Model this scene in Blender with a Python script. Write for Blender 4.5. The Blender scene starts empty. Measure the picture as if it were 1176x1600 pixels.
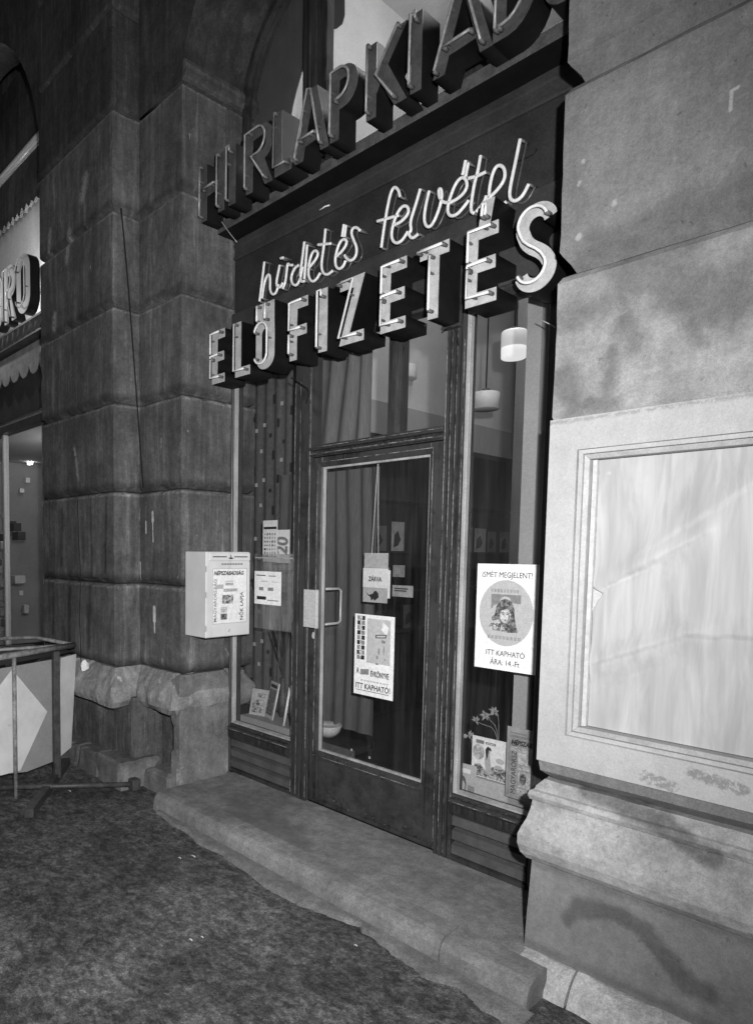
import bpy, bmesh, math, random
from mathutils import Vector, Matrix, noise
random.seed(7)
S = bpy.context.scene
COL = S.collection

# ------------------------------------------------------------------ camera
EYE = 1.60
YAW, PITCH, ROLL = -0.8619181, -0.0701045, 0.0102922
_fw = Vector((math.sin(YAW)*math.cos(PITCH), math.cos(YAW)*math.cos(PITCH), math.sin(PITCH)))
_r = _fw.cross(Vector((0, 0, 1))).normalized()
_u = _r.cross(_fw)
RT = math.cos(ROLL)*_r + math.sin(ROLL)*_u
UP = -math.sin(ROLL)*_r + math.cos(ROLL)*_u
cam = bpy.data.cameras.new('camera')
camo = bpy.data.objects.new('camera', cam)
COL.objects.link(camo)
m = Matrix((RT, UP, -_fw)).transposed().to_4x4()
m.translation = (0, 0, EYE)
camo.matrix_world = m
cam.sensor_fit = 'HORIZONTAL'
cam.sensor_width = 36
cam.lens = 1046.6/1176*36
cam.shift_x = 196.56/1176
cam.shift_y = 135.69/1176
cam.clip_start = 0.05
cam.clip_end = 300
S.camera = camo

# ------------------------------------------------------------------ world (night sky, no colour: black and white film)
w = bpy.data.worlds.new('World')
S.world = w
w.use_nodes = True
nt = w.node_tree
bg = nt.nodes['Background']
sky = nt.nodes.new('ShaderNodeTexSky')
sky.sky_type = 'NISHITA'
sky.sun_disc = False
sky.sun_elevation = math.radians(1.0)
sky.sun_rotation = math.radians(200)
bw = nt.nodes.new('ShaderNodeRGBToBW')
nt.links.new(sky.outputs[0], bw.inputs[0])
nt.links.new(bw.outputs[0], bg.inputs[0])
bg.inputs[1].default_value = 0.06

# ------------------------------------------------------------------ the photographer's flash gun (real lamp beside the camera)
ld = bpy.data.lights.new('flash_gun', 'SPOT')
ld.energy = 950
ld.spot_size = math.radians(128)
ld.spot_blend = 1.0
ld.shadow_soft_size = 0.03
lo = bpy.data.objects.new('flash_gun', ld)
COL.objects.link(lo)
lo.location = (0.21, 0.0, 1.80)
lo.rotation_euler = Vector((-.88, .47, -.02)).to_track_quat('-Z', 'Y').to_euler()

vs = S.view_settings
vs.view_transform = 'Standard'
vs.look = 'None'
vs.exposure = 0.0
vs.gamma = 1.0
vs.use_curve_mapping = False

# pixel of the 1176x1600 photograph -> point on the plane Y = y (or X = x)
def _ray(px, py):
    return ((px-391.44)/1046.6)*RT - ((py-935.69)/1046.6)*UP + _fw
def at(px, py, y):
    d = _ray(px, py); t = y/d.y
    return Vector((d.x*t, y, EYE+d.z*t))
def atx(px, py, x):
    d = _ray(px, py); t = x/d.x
    return Vector((x, d.y*t, EYE+d.z*t))

# ------------------------------------------------------------------ materials
def g(v): return (v, v, v, 1)
class NT:
    def __init__(s, name):
        s.m = bpy.data.materials.new(name); s.m.use_nodes = True
        s.t = s.m.node_tree; s.n = s.t.nodes; s.l = s.t.links
        s.b = s.n['Principled BSDF']; s.tc = s.n.new('ShaderNodeTexCoord')
    def mapping(s, sc=(1, 1, 1), loc=(0, 0, 0)):
        k = s.n.new('ShaderNodeMapping'); k.inputs['Scale'].default_value = sc
        k.inputs['Location'].default_value = loc
        s.l.new(s.tc.outputs['Object'], k.inputs[0]); return k.outputs[0]
    def noise(s, scale, detail=4, rough=.6, vec=None, dist=0):
        k = s.n.new('ShaderNodeTexNoise'); k.inputs['Scale'].default_value = scale
        k.inputs['Detail'].default_value = detail; k.inputs['Roughness'].default_value = rough
        k.inputs['Distortion'].default_value = dist
        s.l.new(vec if vec is not None else s.mapping(), k.inputs['Vector']); return k.outputs[0]
    def math(s, op, a, b=0.0, c=None, clamp=False):
        k = s.n.new('ShaderNodeMath'); k.operation = op; k.use_clamp = clamp
        for i, x in enumerate((a, b) if c is None else (a, b, c)):
            if isinstance(x, (int, float)): k.inputs[i].default_value = x
            else: s.l.new(x, k.inputs[i])
        return k.outputs[0]
    def ramp(s, v, lo, hi, a=0.0, b=1.0):
        k = s.n.new('ShaderNodeMapRange'); k.interpolation_type = 'SMOOTHSTEP'
        k.inputs['From Min'].default_value = lo; k.inputs['From Max'].default_value = hi
        k.inputs['To Min'].default_value = a; k.inputs['To Max'].default_value = b
        s.l.new(v, k.inputs['Value']); return k.outputs['Result']
    def mix(s, f, a, b):          # scalar mix
        k = s.n.new('ShaderNodeMix'); k.data_type = 'FLOAT'
        for i, x in ((0, f), (2, a), (3, b)):
            if isinstance(x, (int, float)): k.inputs[i].default_value = x
            else: s.l.new(x, k.inputs[i])
        return k.outputs[0]
    def xyz(s):
        k = s.n.new('ShaderNodeSeparateXYZ'); s.l.new(s.tc.outputs['Object'], k.inputs[0]); return k.outputs
    def color(s, v): s.l.new(v, s.b.inputs['Base Color'])
    def bump(s, h, strength=.5, dist=.004):
        k = s.n.new('ShaderNodeBump'); k.inputs['Strength'].default_value = strength
        k.inputs['Distance'].default_value = dist
        s.l.new(h, k.inputs['Height']); s.l.new(k.outputs[0], s.b.inputs['Normal'])
    def capsules(s, segs, a0, a1, warp=.04, wscale=9):
        """soft mask round a polyline in the plane of axes a0,a1 (object space): segs = [(ax,az,bx,bz,r,soft)]"""
        o = s.xyz()
        nz = s.noise(wscale, 5, .65)
        X = s.math('ADD', o[a0], s.math('MULTIPLY', s.math('SUBTRACT', nz, .5), warp*2))
        nz2 = s.noise(wscale*1.3, 5, .65, s.mapping((1, 1, 1), (7, 3, 5)))
        Z = s.math('ADD', o[a1], s.math('MULTIPLY', s.math('SUBTRACT', nz2, .5), warp*2))
        out = None
        for ax, az, bx, bz, r, soft in segs:
            dx, dz = bx-ax, bz-az; L = dx*dx+dz*dz or 1e-9
            t = s.math('ADD', s.math('MULTIPLY', s.math('SUBTRACT', X, ax), dx/L),
                       s.math('MULTIPLY', s.math('SUBTRACT', Z, az), dz/L), clamp=True)
            ex = s.math('SUBTRACT', X, s.math('MULTIPLY_ADD', t, dx, ax))
            ez = s.math('SUBTRACT', Z, s.math('MULTIPLY_ADD', t, dz, az))
            d = s.math('SQRT', s.math('ADD', s.math('MULTIPLY', ex, ex), s.math('MULTIPLY', ez, ez)))
            mk = s.ramp(d, r, r+soft, 1, 0)
            out = mk if out is None else s.math('MAXIMUM', out, mk)
        return out

def plain(name, col, rough=.7, var=.25, scale=8, bump=.2, bscale=60, spec=.3, metal=0, stretch=(1, 1, 1), bd=.002):
    k = NT(name)
    v = k.mapping(stretch)
    n1 = k.noise(scale, 5, .65, v); n2 = k.noise(bscale*2.2, 3, .6)
    gv = max(.10, var*.45)
    c = k.math('MULTIPLY', k.ramp(n1, .25, .75, 1-var, 1+var), k.ramp(n2, .3, .7, 1-gv, 1+gv))
    c = k.math('MULTIPLY', c, k.ramp(k.noise(380, 2, .8), .3, .7, .9, 1.1))
    k.color(k.math('MULTIPLY', c, col))
    k.b.inputs['Roughness'].default_value = rough
    k.b.inputs['Specular IOR Level'].default_value = spec
    k.b.inputs['Metallic'].default_value = metal
    k.bump(k.noise(bscale, 4, .6, v), bump, bd)
    return k.m

def stone(name, base, streak=.35, masks=(), rough=.9, lightm=(), dark=.45, flake=0.0, a0=0, grit_=.20, pits=0.0, mott=1.0):
    """weathered sandstone: blotches, vertical soot streaks, pitting, shaped stains"""
    k = NT(name)
    big = k.noise(1.7, 6, .62)
    mid = k.noise(7, 6, .7)
    st = k.noise(5.5, 6, .72, k.mapping((1.9, 1.9, .22)), .5)
    fine = k.noise(110, 4, .8)
    grit = k.noise(330, 2, .8)
    c = k.ramp(big, .3, .7, 1-dark*.6, 1+dark*.35)
    c = k.math('MULTIPLY', c, k.ramp(mid, .3, .72, 1-.22*mott, 1+.18*mott))
    c = k.math('MULTIPLY', c, k.ramp(k.noise(26, 6, .8, None, .4), .34, .68, 1-.16*mott, 1+.16*mott))
    c = k.math('MULTIPLY', c, k.ramp(st, .35, .7, 1-streak, 1+streak*.45))
    c = k.math('MULTIPLY', c, k.ramp(fine, .3, .7, 1-grit_, 1+grit_))
    c = k.math('MULTIPLY', c, k.ramp(grit, .3, .7, 1-grit_, 1+grit_))
    if streak > .25:      # pale run-off lines
        rn = k.noise(7, 6, .75, k.mapping((2.6, 2.6, .12), (4, 4, 4)), .3)
        c = k.math('MULTIPLY', c, k.ramp(rn, .52, .70, 1, 1.75))
    if pits:
        pt = k.noise(36, 3, .5, k.mapping((1, 1, 1), (8, 1, 3)))
        c = k.math('MULTIPLY', c, k.ramp(pt, .25, .32, 1-pits, 1))
        pt2 = k.noise(19, 4, .6, k.mapping((1, 1, 1), (1, 8, 3)))
        c = k.math('MULTIPLY', c, k.ramp(pt2, .72, .76, 1, 1+pits*.6))
    if flake:
        fl = k.noise(13, 7, .72, k.mapping((1, 1, .45), (3, 1, 2)))
        c = k.mix(k.ramp(fl, .67-flake*.1, .70), c, 1.9)
    for mk_ in masks:
        segs, val, warp = mk_[:3]
        mm = k.capsules(segs, a0, 2, warp, 9 if len(mk_) < 4 else mk_[3])
        if len(mk_) > 3: mm = k.math('MULTIPLY', mm, k.ramp(k.noise(mk_[3]*1.6, 5, .75), .40, .50))
        c = k.mix(mm, c, k.math('MULTIPLY', c, val))
    for segs, val, warp in lightm:
        c = k.mix(k.math('MULTIPLY', k.capsules(segs, a0, 2, warp, 25), k.ramp(k.noise(38, 5, .8), .38, .52)), c, val)
    k.color(k.math('MULTIPLY', c, base))
    k.b.inputs['Roughness'].default_value = rough
    k.b.inputs['Specular IOR Level'].default_value = .15
    h = k.math('ADD', k.math('MULTIPLY', k.noise(28, 7, .75), 1.0), k.math('MULTIPLY', k.noise(160, 3, .7), .35))
    k.bump(h, .55, .006)
    return k.m

MT = {}
JZ0 = [.80, 1.375, 2.0, 2.59, 3.21, 3.82, 4.45]
SOOT = [(-5.3, z_+.035, -3.4, z_+.035, .0, .045) for z_ in JZ0]
EDGE = [(-5.3, z_-.020, -3.4, z_-.020, .004, .016) for z_ in JZ0]
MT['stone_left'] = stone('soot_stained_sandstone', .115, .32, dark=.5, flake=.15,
    masks=[(SOOT, .62, .03), (EDGE, 1.8, .012, 22), ([(-3.865, 1.855, -3.863, 1.80, .010, .005), (-3.863, 1.80, -3.858, 1.66, .002, .006),
             (-3.845, 1.215, -3.843, 1.13, .013, .005), (-3.843, 1.13, -3.840, 1.05, .004, .006),
             (-4.02, 1.52, -4.018, 1.40, .002, .006), (-3.95, 1.80, -3.948, 1.72, .003, .006)], 5.0, .006),
           ([(-5.0, .95, -4.98, 1.25, .0, .03), (-4.72, .85, -4.70, 1.3, .01, .03), (-4.4, .9, -4.38, 1.34, .0, .05), (-4.84, 1.5, -4.82, 1.9, .0, .04),
             (-4.35, 1.42, -4.36, 1.96, .0, .03), (-4.15, 1.45, -4.13, 1.95, .0, .03)], .55, .02)],
    lightm=[([              (-4.66, 3.88, -4.70, 3.70, .004, .05), (-4.98, 4.0, -5.0, 3.86, .004, .04),
              (-4.92, 3.36, -4.93, 3.28, .01, .05), (-4.4, 4.15, -4.45, 4.05, .01, .06),
              (-4.55, 2.12, -4.6, 2.34, .0, .03)], 2.2, .03)])
MT['stone_right'] = stone('rendered_sandstone', .185, .12, dark=.3, mott=.6, grit_=.13, pits=.35,
    masks=[([(-.94, 2.50, -.78, 2.52, .02, .10), (-.80, 2.46, -.62, 2.36, .03, .09), (-.62, 2.42, -.50, 2.44, .03, .12),
             (-1.15, 2.44, -1.02, 2.46, .0, .10), (-1.13, 2.25, -1.10, 2.14, .01, .07), (-1.10, 2.12, -.97, 2.12, .01, .05),
             (-.99, 2.16, -.97, 2.30, .0, .05), (-.94, 2.37, -.90, 2.31, .01, .06), (-.75, 2.35, -.72, 2.27, .0, .05)], .62, .05),
           ([(-1.05, 2.62, -.2, 2.70, .03, .10), (-1.2, 3.27, -.2, 3.30, .02, .08)], .72, .03)],
    lightm=[([(-.67, 2.93, -.67, 2.985, .002, .006), (-.67, 2.985, -.655, 2.987, .002, .006),
              (-1.10, 2.96, -1.10, 2.965, .002, .008), (-1.11, 2.89, -1.11, 2.895, .002, .010),
              (-1.105, 2.71, -1.105, 2.712, .005, .012), (-.99, 2.78, -.99, 2.785, .002, .012)], 1.75, .004)])
MT['stone_up'] = stone('darkened_upper_stone', .055, .3, dark=.6, flake=.1)  # upper stone painted darker in place of the flash falling off
MT['stone_pale'] = stone('limewashed_sandstone', .265, .06, dark=.25, mott=.7, grit_=.12, pits=.3,
    masks=[([(-.94, 2.50, -.78, 2.52, .02, .10), (-.80, 2.46, -.62, 2.36, .03, .09), (-.62, 2.42, -.50, 2.44, .03, .12),
             (-1.15, 2.44, -1.02, 2.46, .0, .10), (-1.13, 2.25, -1.10, 2.14, .01, .07), (-1.10, 2.12, -.97, 2.12, .01, .05),
             (-.99, 2.16, -.97, 2.30, .0, .05), (-.94, 2.37, -.90, 2.31, .01, .06), (-.75, 2.35, -.72, 2.27, .0, .05)], .62, .05),
           ([(-1.05, 2.62, -.2, 2.70, .03, .10), (-1.2, 3.27, -.2, 3.30, .02, .08)], .72, .03)],
    lightm=[([(-.67, 2.93, -.67, 2.985, .002, .006), (-.67, 2.985, -.655, 2.987, .002, .006),
              (-1.10, 2.96, -1.10, 2.965, .002, .008), (-1.11, 2.89, -1.11, 2.895, .002, .010),
              (-1.105, 2.71, -1.105, 2.712, .005, .012), (-.99, 2.78, -.99, 2.785, .002, .012)], 1.75, .004)])
MT['plinth'] = stone('plinth_stone', .20, .08, dark=.22, mott=.6, grit_=.10, pits=.3,
    masks=[([(-1.035, .262, -.993, .325, .004, .03), (-.993, .328, -.927, .349, .016, .035), (-.927, .349, -.85, .362, .012, .03), (-.85, .355, -.772, .342, .016, .03), (-.772, .338, -.722, .288, .017, .03), (-.722, .288, -.64, .222, .018, .032), (-.64, .215, -.585, .222, .012, .035), (-.905, .35, -.90, .375, .003, .012), (-.83, .35, -.82, .372, .003, .012)], .57, .026), ([(-1.2, .435, -.2, .435, .0, .03), (-1.18, .12, -.2, .12, .0, .03)], .75, .02)])
MT['cap'] = stone('moulded_cap_stone', .33, .1, dark=.45, grit_=.12, pits=.4,
    masks=[([(-1.0, .76, -.75, .72, .012, .03), (-.75, .72, -.6, .66, .02, .03)], .5, .02)])
MT['cap_dark'] = stone('worn_cap_stone', .25, .2, dark=.5, flake=.6)
MT['foot'] = stone('footing_stone', .42, .15, dark=.5, flake=.3)
MT['foot_dark'] = stone('dirty_footing_stone', .17, .2, dark=.6, flake=.5)
MT['patch'] = stone('rough_patched_stone', .17, .15, dark=.5, flake=.8, a0=1)
MT['render_frame'] = stone('smooth_painted_render', .375, .04, dark=.10, grit_=.07, mott=.25,
    masks=[([(-.80, .866, -.72, .850, .012, .012), (-.67, .912, -.53, .895, .010, .012)], .6, .02, 40), ([(-1.17, 2.075, -.4, 2.08, .0, .012)], .7, .01, 40)])

def wood(name, base, wear=.55):
    k = NT(name)
    v = k.mapping((3, 3, .35))
    n = k.noise(14, 5, .6, v)
    c = k.ramp(n, .3, .7, .8, 1.2)
    sc_ = k.noise(60, 4, .7, k.mapping((1, 1, .018)))
    c = k.math('MULTIPLY', c, k.ramp(sc_, .35, .66, .7, 1.9))
    c = k.math('MULTIPLY', c, k.ramp(k.noise(170, 3, .7), .3, .7, .65, 1.4))
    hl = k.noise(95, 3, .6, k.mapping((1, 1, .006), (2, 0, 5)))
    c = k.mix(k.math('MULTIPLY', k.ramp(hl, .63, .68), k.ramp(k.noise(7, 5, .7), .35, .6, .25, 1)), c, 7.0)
    ck = k.noise(34, 6, .8, k.mapping((1, 1, .8), (6, 6, 6)))
    c = k.mix(k.ramp(ck, .68, .71), c, 9.0)
    c = k.mix(k.ramp(ck, .30, .27), c, .3)
    c = k.math('MULTIPLY', c, k.ramp(k.noise(4, 4, .6), .3, .7, .85, 1.15))
    spots = k.ramp(k.noise(26, 6, .75, k.mapping((1, 1, .5))), .66, .70)
    # paint rubbed off at the arrises
    geo = k.n.new('ShaderNodeNewGeometry')
    edge = k.ramp(geo.outputs['Pointiness'], .515, .56)
    ed = k.math('MULTIPLY', edge, k.ramp(k.noise(9, 5, .7), .35, .6))
    c = k.mix(k.math('MAXIMUM', k.math('MULTIPLY', spots, .55), ed), c, 4.2*wear)
    k.color(k.math('MULTIPLY', c, base))
    k.b.inputs['Roughness'].default_value = .42
    k.b.inputs['Specular IOR Level'].default_value = .45
    k.bump(k.noise(40, 5, .65, v), .35, .003)
    return k.m
MT['wood'] = wood('dark_varnished_wood', .017)
MT['wood_bead'] = plain('worn_bare_bead', .30, .5, .3, 12, .2, stretch=(1, 1, .3))
MT['kick'] = NT('scuffed_kick_board').m
k = NT('scuffed_kick_board_paint')
c = k.ramp(k.noise(9, 6, .7), .3, .7, .6, 1.5)
low = k.ramp(k.xyz()[2], .12, .26, 1, 0)
chip = k.math('MULTIPLY', k.ramp(k.noise(30, 7, .75, k.mapping((1, 1, 1.3))), .55, .62), low)
c = k.mix(chip, c, .2)
c = k.mix(k.math('MULTIPLY', k.ramp(k.noise(44, 6, .75, k.mapping((.8, 1, 1), (3, 3, 3))), .60, .66), low), c, 3.2)
k.color(k.math('MULTIPLY', c, .032)); k.b.inputs['Roughness'].default_value = .5
k.bump(k.noise(30, 6, .7), .5, .004)
MT['kick'] = k.m
MT['louvre'] = plain('painted_louvre_metal', .075, .5, .25, 9, .2)
MT['board'] = plain('dark_sign_board', .026, .6, .35, 5, .25, 40, .25, 0)
MT['board2'] = plain('lighter_sign_board', .036, .55, .3, 5, .2, 40)
MT['blackmetal'] = plain('black_sheet_metal', .006, .6, .4, 8, .15, 50, .25)
MT['greymetal'] = plain('dull_grey_sheet_metal', .085, .5, .4, 10, .2, 50, .35)
MT['letterface'] = plain('white_enamel_letter_face', .42, .45, .2, 18, .08, 60, .4)
MT['letterface_dirty'] = plain('sooty_enamel_letter_face', .075, .5, .35, 12, .15, 60, .4)
MT['tube'] = plain('unlit_neon_glass', .72, .18, .1, 30, .02, 60, .5)
MT['tube_dirty'] = plain('sooty_neon_glass', .24, .3, .3, 30, .05, 60, .5)
MT['tube_back'] = plain('dim_return_tube', .07, .3, .3, 30, .05, 60, .5)
MT['holder'] = plain('tube_holder_cap', .10, .5, .4, 30, .1)
MT['frame_paint'] = plain('old_frame_paint', .30, .5, .15, 12, .1)
k = NT('white_painted_steel')
c = k.ramp(k.noise(4, 5, .6), .3, .7, .90, 1.05)
c = k.math('MULTIPLY', c, k.ramp(k.noise(9, 5, .7, k.mapping((2, 2, .15))), .55, .75, 1, .78))
c = k.mix(k.ramp(k.noise(42, 6, .75), .71, .74), c, .35)
k.color(k.math('MULTIPLY', c, .60)); k.b.inputs['Roughness'].default_value = .4
k.bump(k.noise(14, 4, .6), .15, .003)
MT['white'] = k.m
MT['paper'] = plain('white_paper', .72, .7, .05, 6, .05, 30, .2)
MT['paper2'] = plain('grey_paper', .42, .7, .08, 9, .05, 30, .2)
MT['paper3'] = plain('aged_newsprint', .28, .8, .25, 12, .05, 30, .2)
MT['ink'] = plain('black_ink', .022, .6, .15, 30, 0, 60, .2)
MT['ink_grey'] = plain('grey_ink', .20, .6, .2, 40, 0, 60, .2)
MT['ink_pale'] = plain('pale_grey_ink', .40, .6, .08, 40, 0, 60, .2)
MT['chrome'] = plain('brushed_alloy', .50, .35, .15, 30, .1, 60, .5, .15, (1, 1, 4))
MT['curtain'] = plain('grey_curtain_cloth', .085, .9, .2, 20, .25, 120, .05, 0, (6, 6, .5))
MT['curtain_light'] = plain('sheer_curtain_cloth', .13, .9, .2, 20, .25, 120, .05, 0, (6, 6, .5))
MT['cloth'] = plain('patterned_cloth', .085, .9, .2, 40, .3, 160, .05)
MT['square_light'] = plain('woven_light_square', .42, .9, .1, 30, .1)
MT['square_dark'] = plain('woven_dark_square', .010, .9, .1, 30, .1)
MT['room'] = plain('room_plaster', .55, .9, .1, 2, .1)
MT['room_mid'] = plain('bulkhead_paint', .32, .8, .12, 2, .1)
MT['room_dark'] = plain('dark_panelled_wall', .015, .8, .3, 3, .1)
MT['cutout'] = plain('grey_cutout_sheet', .10, .9, .12, 5, .1)
MT['plant'] = plain('dry_leaf', .16, .7, .4, 20, .2)
MT['flower'] = plain('pale_petal', .26, .7, .3, 40, .2)
MT['cable'] = plain('black_rubber', .006, .7, .1, 10, 0)
MT['pipe'] = plain('rust_flaked_pipe', .20, .5, .5, 22, .3, 60, .4)
MT['pipe_dark'] = plain('dark_painted_tube', .05, .5, .4, 22, .3, 60, .4)
k = NT('white_painted_panel')
c = k.ramp(k.noise(5, 6, .7), .3, .7, .86, 1.06)
c = k.mix(k.ramp(k.noise(24, 6, .75), .66, .70), c, .5)
k.color(k.math('MULTIPLY', c, .62)); k.b.inputs['Roughness'].default_value = .5
MT['panel_white'] = k.m
MT['panel_grey'] = plain('grey_painted_panel', .26, .5, .1, 7, .1)

MT['mag_dark'] = plain('dark_cover', .08)
def halftone(name, lo, hi, sc=70, dist=.5):
    k = NT(name); n_ = k.noise(sc, 6, .7, None, dist)
    k.color(k.math('MULTIPLY', k.ramp(n_, .40, .60, lo, hi), k.ramp(k.noise(sc*4, 2, .6), .3, .7, .75, 1.2)))
    k.b.inputs['Roughness'].default_value = .6; return k.m
MT['photo_print'] = halftone('printed_photo', .04, .5, 60)
MT['photo_dark'] = halftone('dark_printed_photo', .03, .22, 80)
MT['photo_pale'] = halftone('pale_printed_photo', .3, .55, 50)
MT['smallprint'] = halftone('rows_of_small_print', .12, .62, 260, 0)
k = NT('plywood_backing')
v = k.mapping((1, 1, .12)); gr = k.noise(16, 6, .6, v, .8)
c = k.math('MULTIPLY', k.ramp(gr, .3, .7, .78, 1.08), k.ramp(k.noise(55, 3, .6, k.mapping((1, 1, .05))), .3, .7, .94, 1.04))
knots = k.ramp(k.noise(9, 2, .4, k.mapping((1, 1, .55), (2.3, 0, 1.1))), .74, .79)
c = k.mix(k.math('MULTIPLY', knots, .5), c, .45)
k.color(k.math('MULTIPLY', c, .38)); k.b.inputs['Roughness'].default_value = .5
k.bump(gr, .15, .002)
MT['ply'] = k.m

k = NT('worn_asphalt')
o = k.noise(1.9, 6, .65, k.mapping((1, 1, 1)), .2)
b = k.noise(16, 8, .78, k.mapping((1, 1.35, 1), (4, 2, 0)), .3)
f = k.noise(150, 3, .8)
c = k.ramp(o, .34, .66, .55, 1.35)
c = k.math('MULTIPLY', c, k.ramp(b, .38, .68, .55, 2.0))
c = k.math('MULTIPLY', c, k.ramp(k.noise(45, 5, .75), .32, .7, .65, 1.45))
c = k.math('MULTIPLY', c, k.ramp(f, .3, .7, .6, 1.5))
c = k.math('MULTIPLY', c, k.ramp(k.noise(420, 2, .7), .3, .7, .6, 1.5))
c = k.mix(k.ramp(k.noise(75, 2, .5, k.mapping((1, 1, 1), (9, 9, 0))), .74, .77), c, 3.4)
k.color(k.math('MULTIPLY', c, .066)); k.b.inputs['Roughness'].default_value = .85
k.b.inputs['Specular IOR Level'].default_value = .25
k.bump(k.math('ADD', k.noise(90, 5, .75), k.math('MULTIPLY', k.noise(12, 4, .6), 1.6)), .7, .008)
MT['asphalt'] = k.m

k = NT('trodden_concrete')
c = k.ramp(k.noise(2.2, 6, .65), .3, .7, .75, 1.2)
c = k.math('MULTIPLY', c, k.ramp(k.noise(14, 7, .75), .3, .7, .70, 1.22))
c = k.math('MULTIPLY', c, k.ramp(k.noise(170, 4, .8), .3, .7, .68, 1.32))
mk = k.capsules([(-2.9, 2.38, -2.55, 2.36, .03, .10), (-2.75, 2.5, -2.4, 2.42, .01, .09), (-3.1, 2.5, -2.9, 2.45, .0, .1)], 0, 1, .08)
c = k.mix(k.math('MULTIPLY', mk, .5), c, .5)
k.color(k.math('MULTIPLY', c, .20)); k.b.inputs['Roughness'].default_value = .9
k.b.inputs['Specular IOR Level'].default_value = .2
k.bump(k.math('ADD', k.noise(120, 4, .7), k.noise(20, 5, .7)), .4, .004)
MT['concrete'] = k.m
k = NT('dirty_concrete_strip')
c = k.math('MULTIPLY', k.ramp(k.noise(4, 7, .75), .32, .68, .65, 1.2), k.ramp(k.noise(28, 6, .75), .3, .7, .78, 1.22))
c = k.math('MULTIPLY', c, k.ramp(k.noise(170, 4, .8), .3, .7, .6, 1.4))
k.color(k.math('MULTIPLY', c, .15)); k.b.inputs['Roughness'].default_value = .9
k.bump(k.noise(70, 5, .75), .6, .006)
MT['strip'] = k.m
MT['curb'] = stone('curb_stone', .20, .1, dark=.4)

def glass(name, lo, rough=.03, tint=.93, film=.0):
    k = NT(name); n, l = k.n, k.l
    n.remove(k.b)
    tr = n.new('ShaderNodeBsdfTransparent'); tr.inputs[0].default_value = g(tint)
    gl = n.new('ShaderNodeBsdfGlossy'); gl.inputs['Roughness'].default_value = rough
    fr = n.new('ShaderNodeFresnel'); fr.inputs[0].default_value = 1.5
    mx = n.new('ShaderNodeMixShader')
    ge = n.new('ShaderNodeNewGeometry')
    front = k.math('SUBTRACT', 1.0, ge.outputs['Backfacing'])       # reflect on the outer faces only
    k.l.new(k.math('MULTIPLY', k.math('MULTIPLY', fr.outputs[0], lo), front), mx.inputs[0])
    l.new(tr.outputs[0], mx.inputs[1]); l.new(gl.outputs[0], mx.inputs[2])
    last = mx.outputs[0]
    if film:                       # dust on the pane
        df = n.new('ShaderNodeBsdfDiffuse'); df.inputs[0].default_value = g(.5)
        m2 = n.new('ShaderNodeMixShader')
        dn = k.math('MULTIPLY', k.ramp(k.noise(2.5, 6, .7, k.mapping((2.5, 1, .5))), .3, .75, film*.25, film), k.ramp(k.noise(14, 6, .75, k.mapping((2.2, 1, .10))), .35, .7, .4, 1.7))
        l.new(dn, m2.inputs[0]); l.new(last, m2.inputs[1]); l.new(df.outputs[0], m2.inputs[2]); last = m2.outputs[0]
    l.new(last, n['Material Output'].inputs[0]); return k.m
MT['glass'] = glass('shop_window_glass', 1.0, .02, .93, .016)
MT['plastic'] = glass('cloudy_plastic_sleeve', 1.0, .2, .85, .30)

def emit(name, col, e):
    k = NT(name); k.b.inputs['Base Color'].default_value = g(col)
    k.b.inputs['Emission Color'].default_value = g(1); k.b.inputs['Emission Strength'].default_value = e
    return k.m
MT['lampglow'] = emit('lit_lamp_glass', .5, .42)
MT['lamplow'] = emit('brighter_lower_lamp_glass', .5, .85)
MT['lampbright'] = emit('bright_lamp', .8, 12)
MT['shade'] = plain('unlit_lamp_shade', .6, .6, .05)

# ------------------------------------------------------------------ object helpers
def link(name, me, mat=None, parent=None, smooth=False):
    o = bpy.data.objects.new(name, me); COL.objects.link(o)
    if mat is not None:
        me.materials.clear(); me.materials.append(MT[mat] if isinstance(mat, str) else mat)
    if smooth:
        for p in me.polygons: p.use_smooth = True
    if parent is not None:
        o.parent = parent
        o.matrix_parent_inverse = Matrix.Translation(-parent.location)
    return o
def tag(o, label=None, cat=None, group=None, kind=None):
    if label: o['label'] = label
    if cat: o['category'] = cat
    if group: o['group'] = group
    if kind: o['kind'] = kind
    return o
def thing(name, loc, label, cat, group=None):
    o = bpy.data.objects.new(name, None); COL.objects.link(o); o.location = loc
    o.empty_display_size = .1
    return tag(o, label, cat, group)
def bm_mesh(bm, name='m'):
    bmesh.ops.recalc_face_normals(bm, faces=bm.faces)
    me = bpy.data.meshes.new(name); bm.to_mesh(me); bm.free(); return me
def boxes(name, L, mat, parent=None, bevel=0.0, seg=1):
    bm = bmesh.new()
    for (x0, x1, y0, y1, z0, z1) in L:
        vs = [bm.verts.new((x, y, z)) for x in (x0, x1) for y in (y0, y1) for z in (z0, z1)]
        for f in ((0, 1, 3, 2), (4, 6, 7, 5), (0, 4, 5, 1), (2, 3, 7, 6), (0, 2, 6, 4), (1, 5, 7, 3)):
            bm.faces.new([vs[i] for i in f])
    if bevel:
        bmesh.ops.bevel(bm, geom=bm.edges[:], offset=bevel, segments=seg, affect='EDGES')
    return link(name, bm_mesh(bm), mat, parent)
def box(name, x0, x1, y0, y1, z0, z1, mat, parent=None, bevel=0.0, seg=1):
    return boxes(name, [(x0, x1, y0, y1, z0, z1)], mat, parent, bevel, seg)
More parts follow.
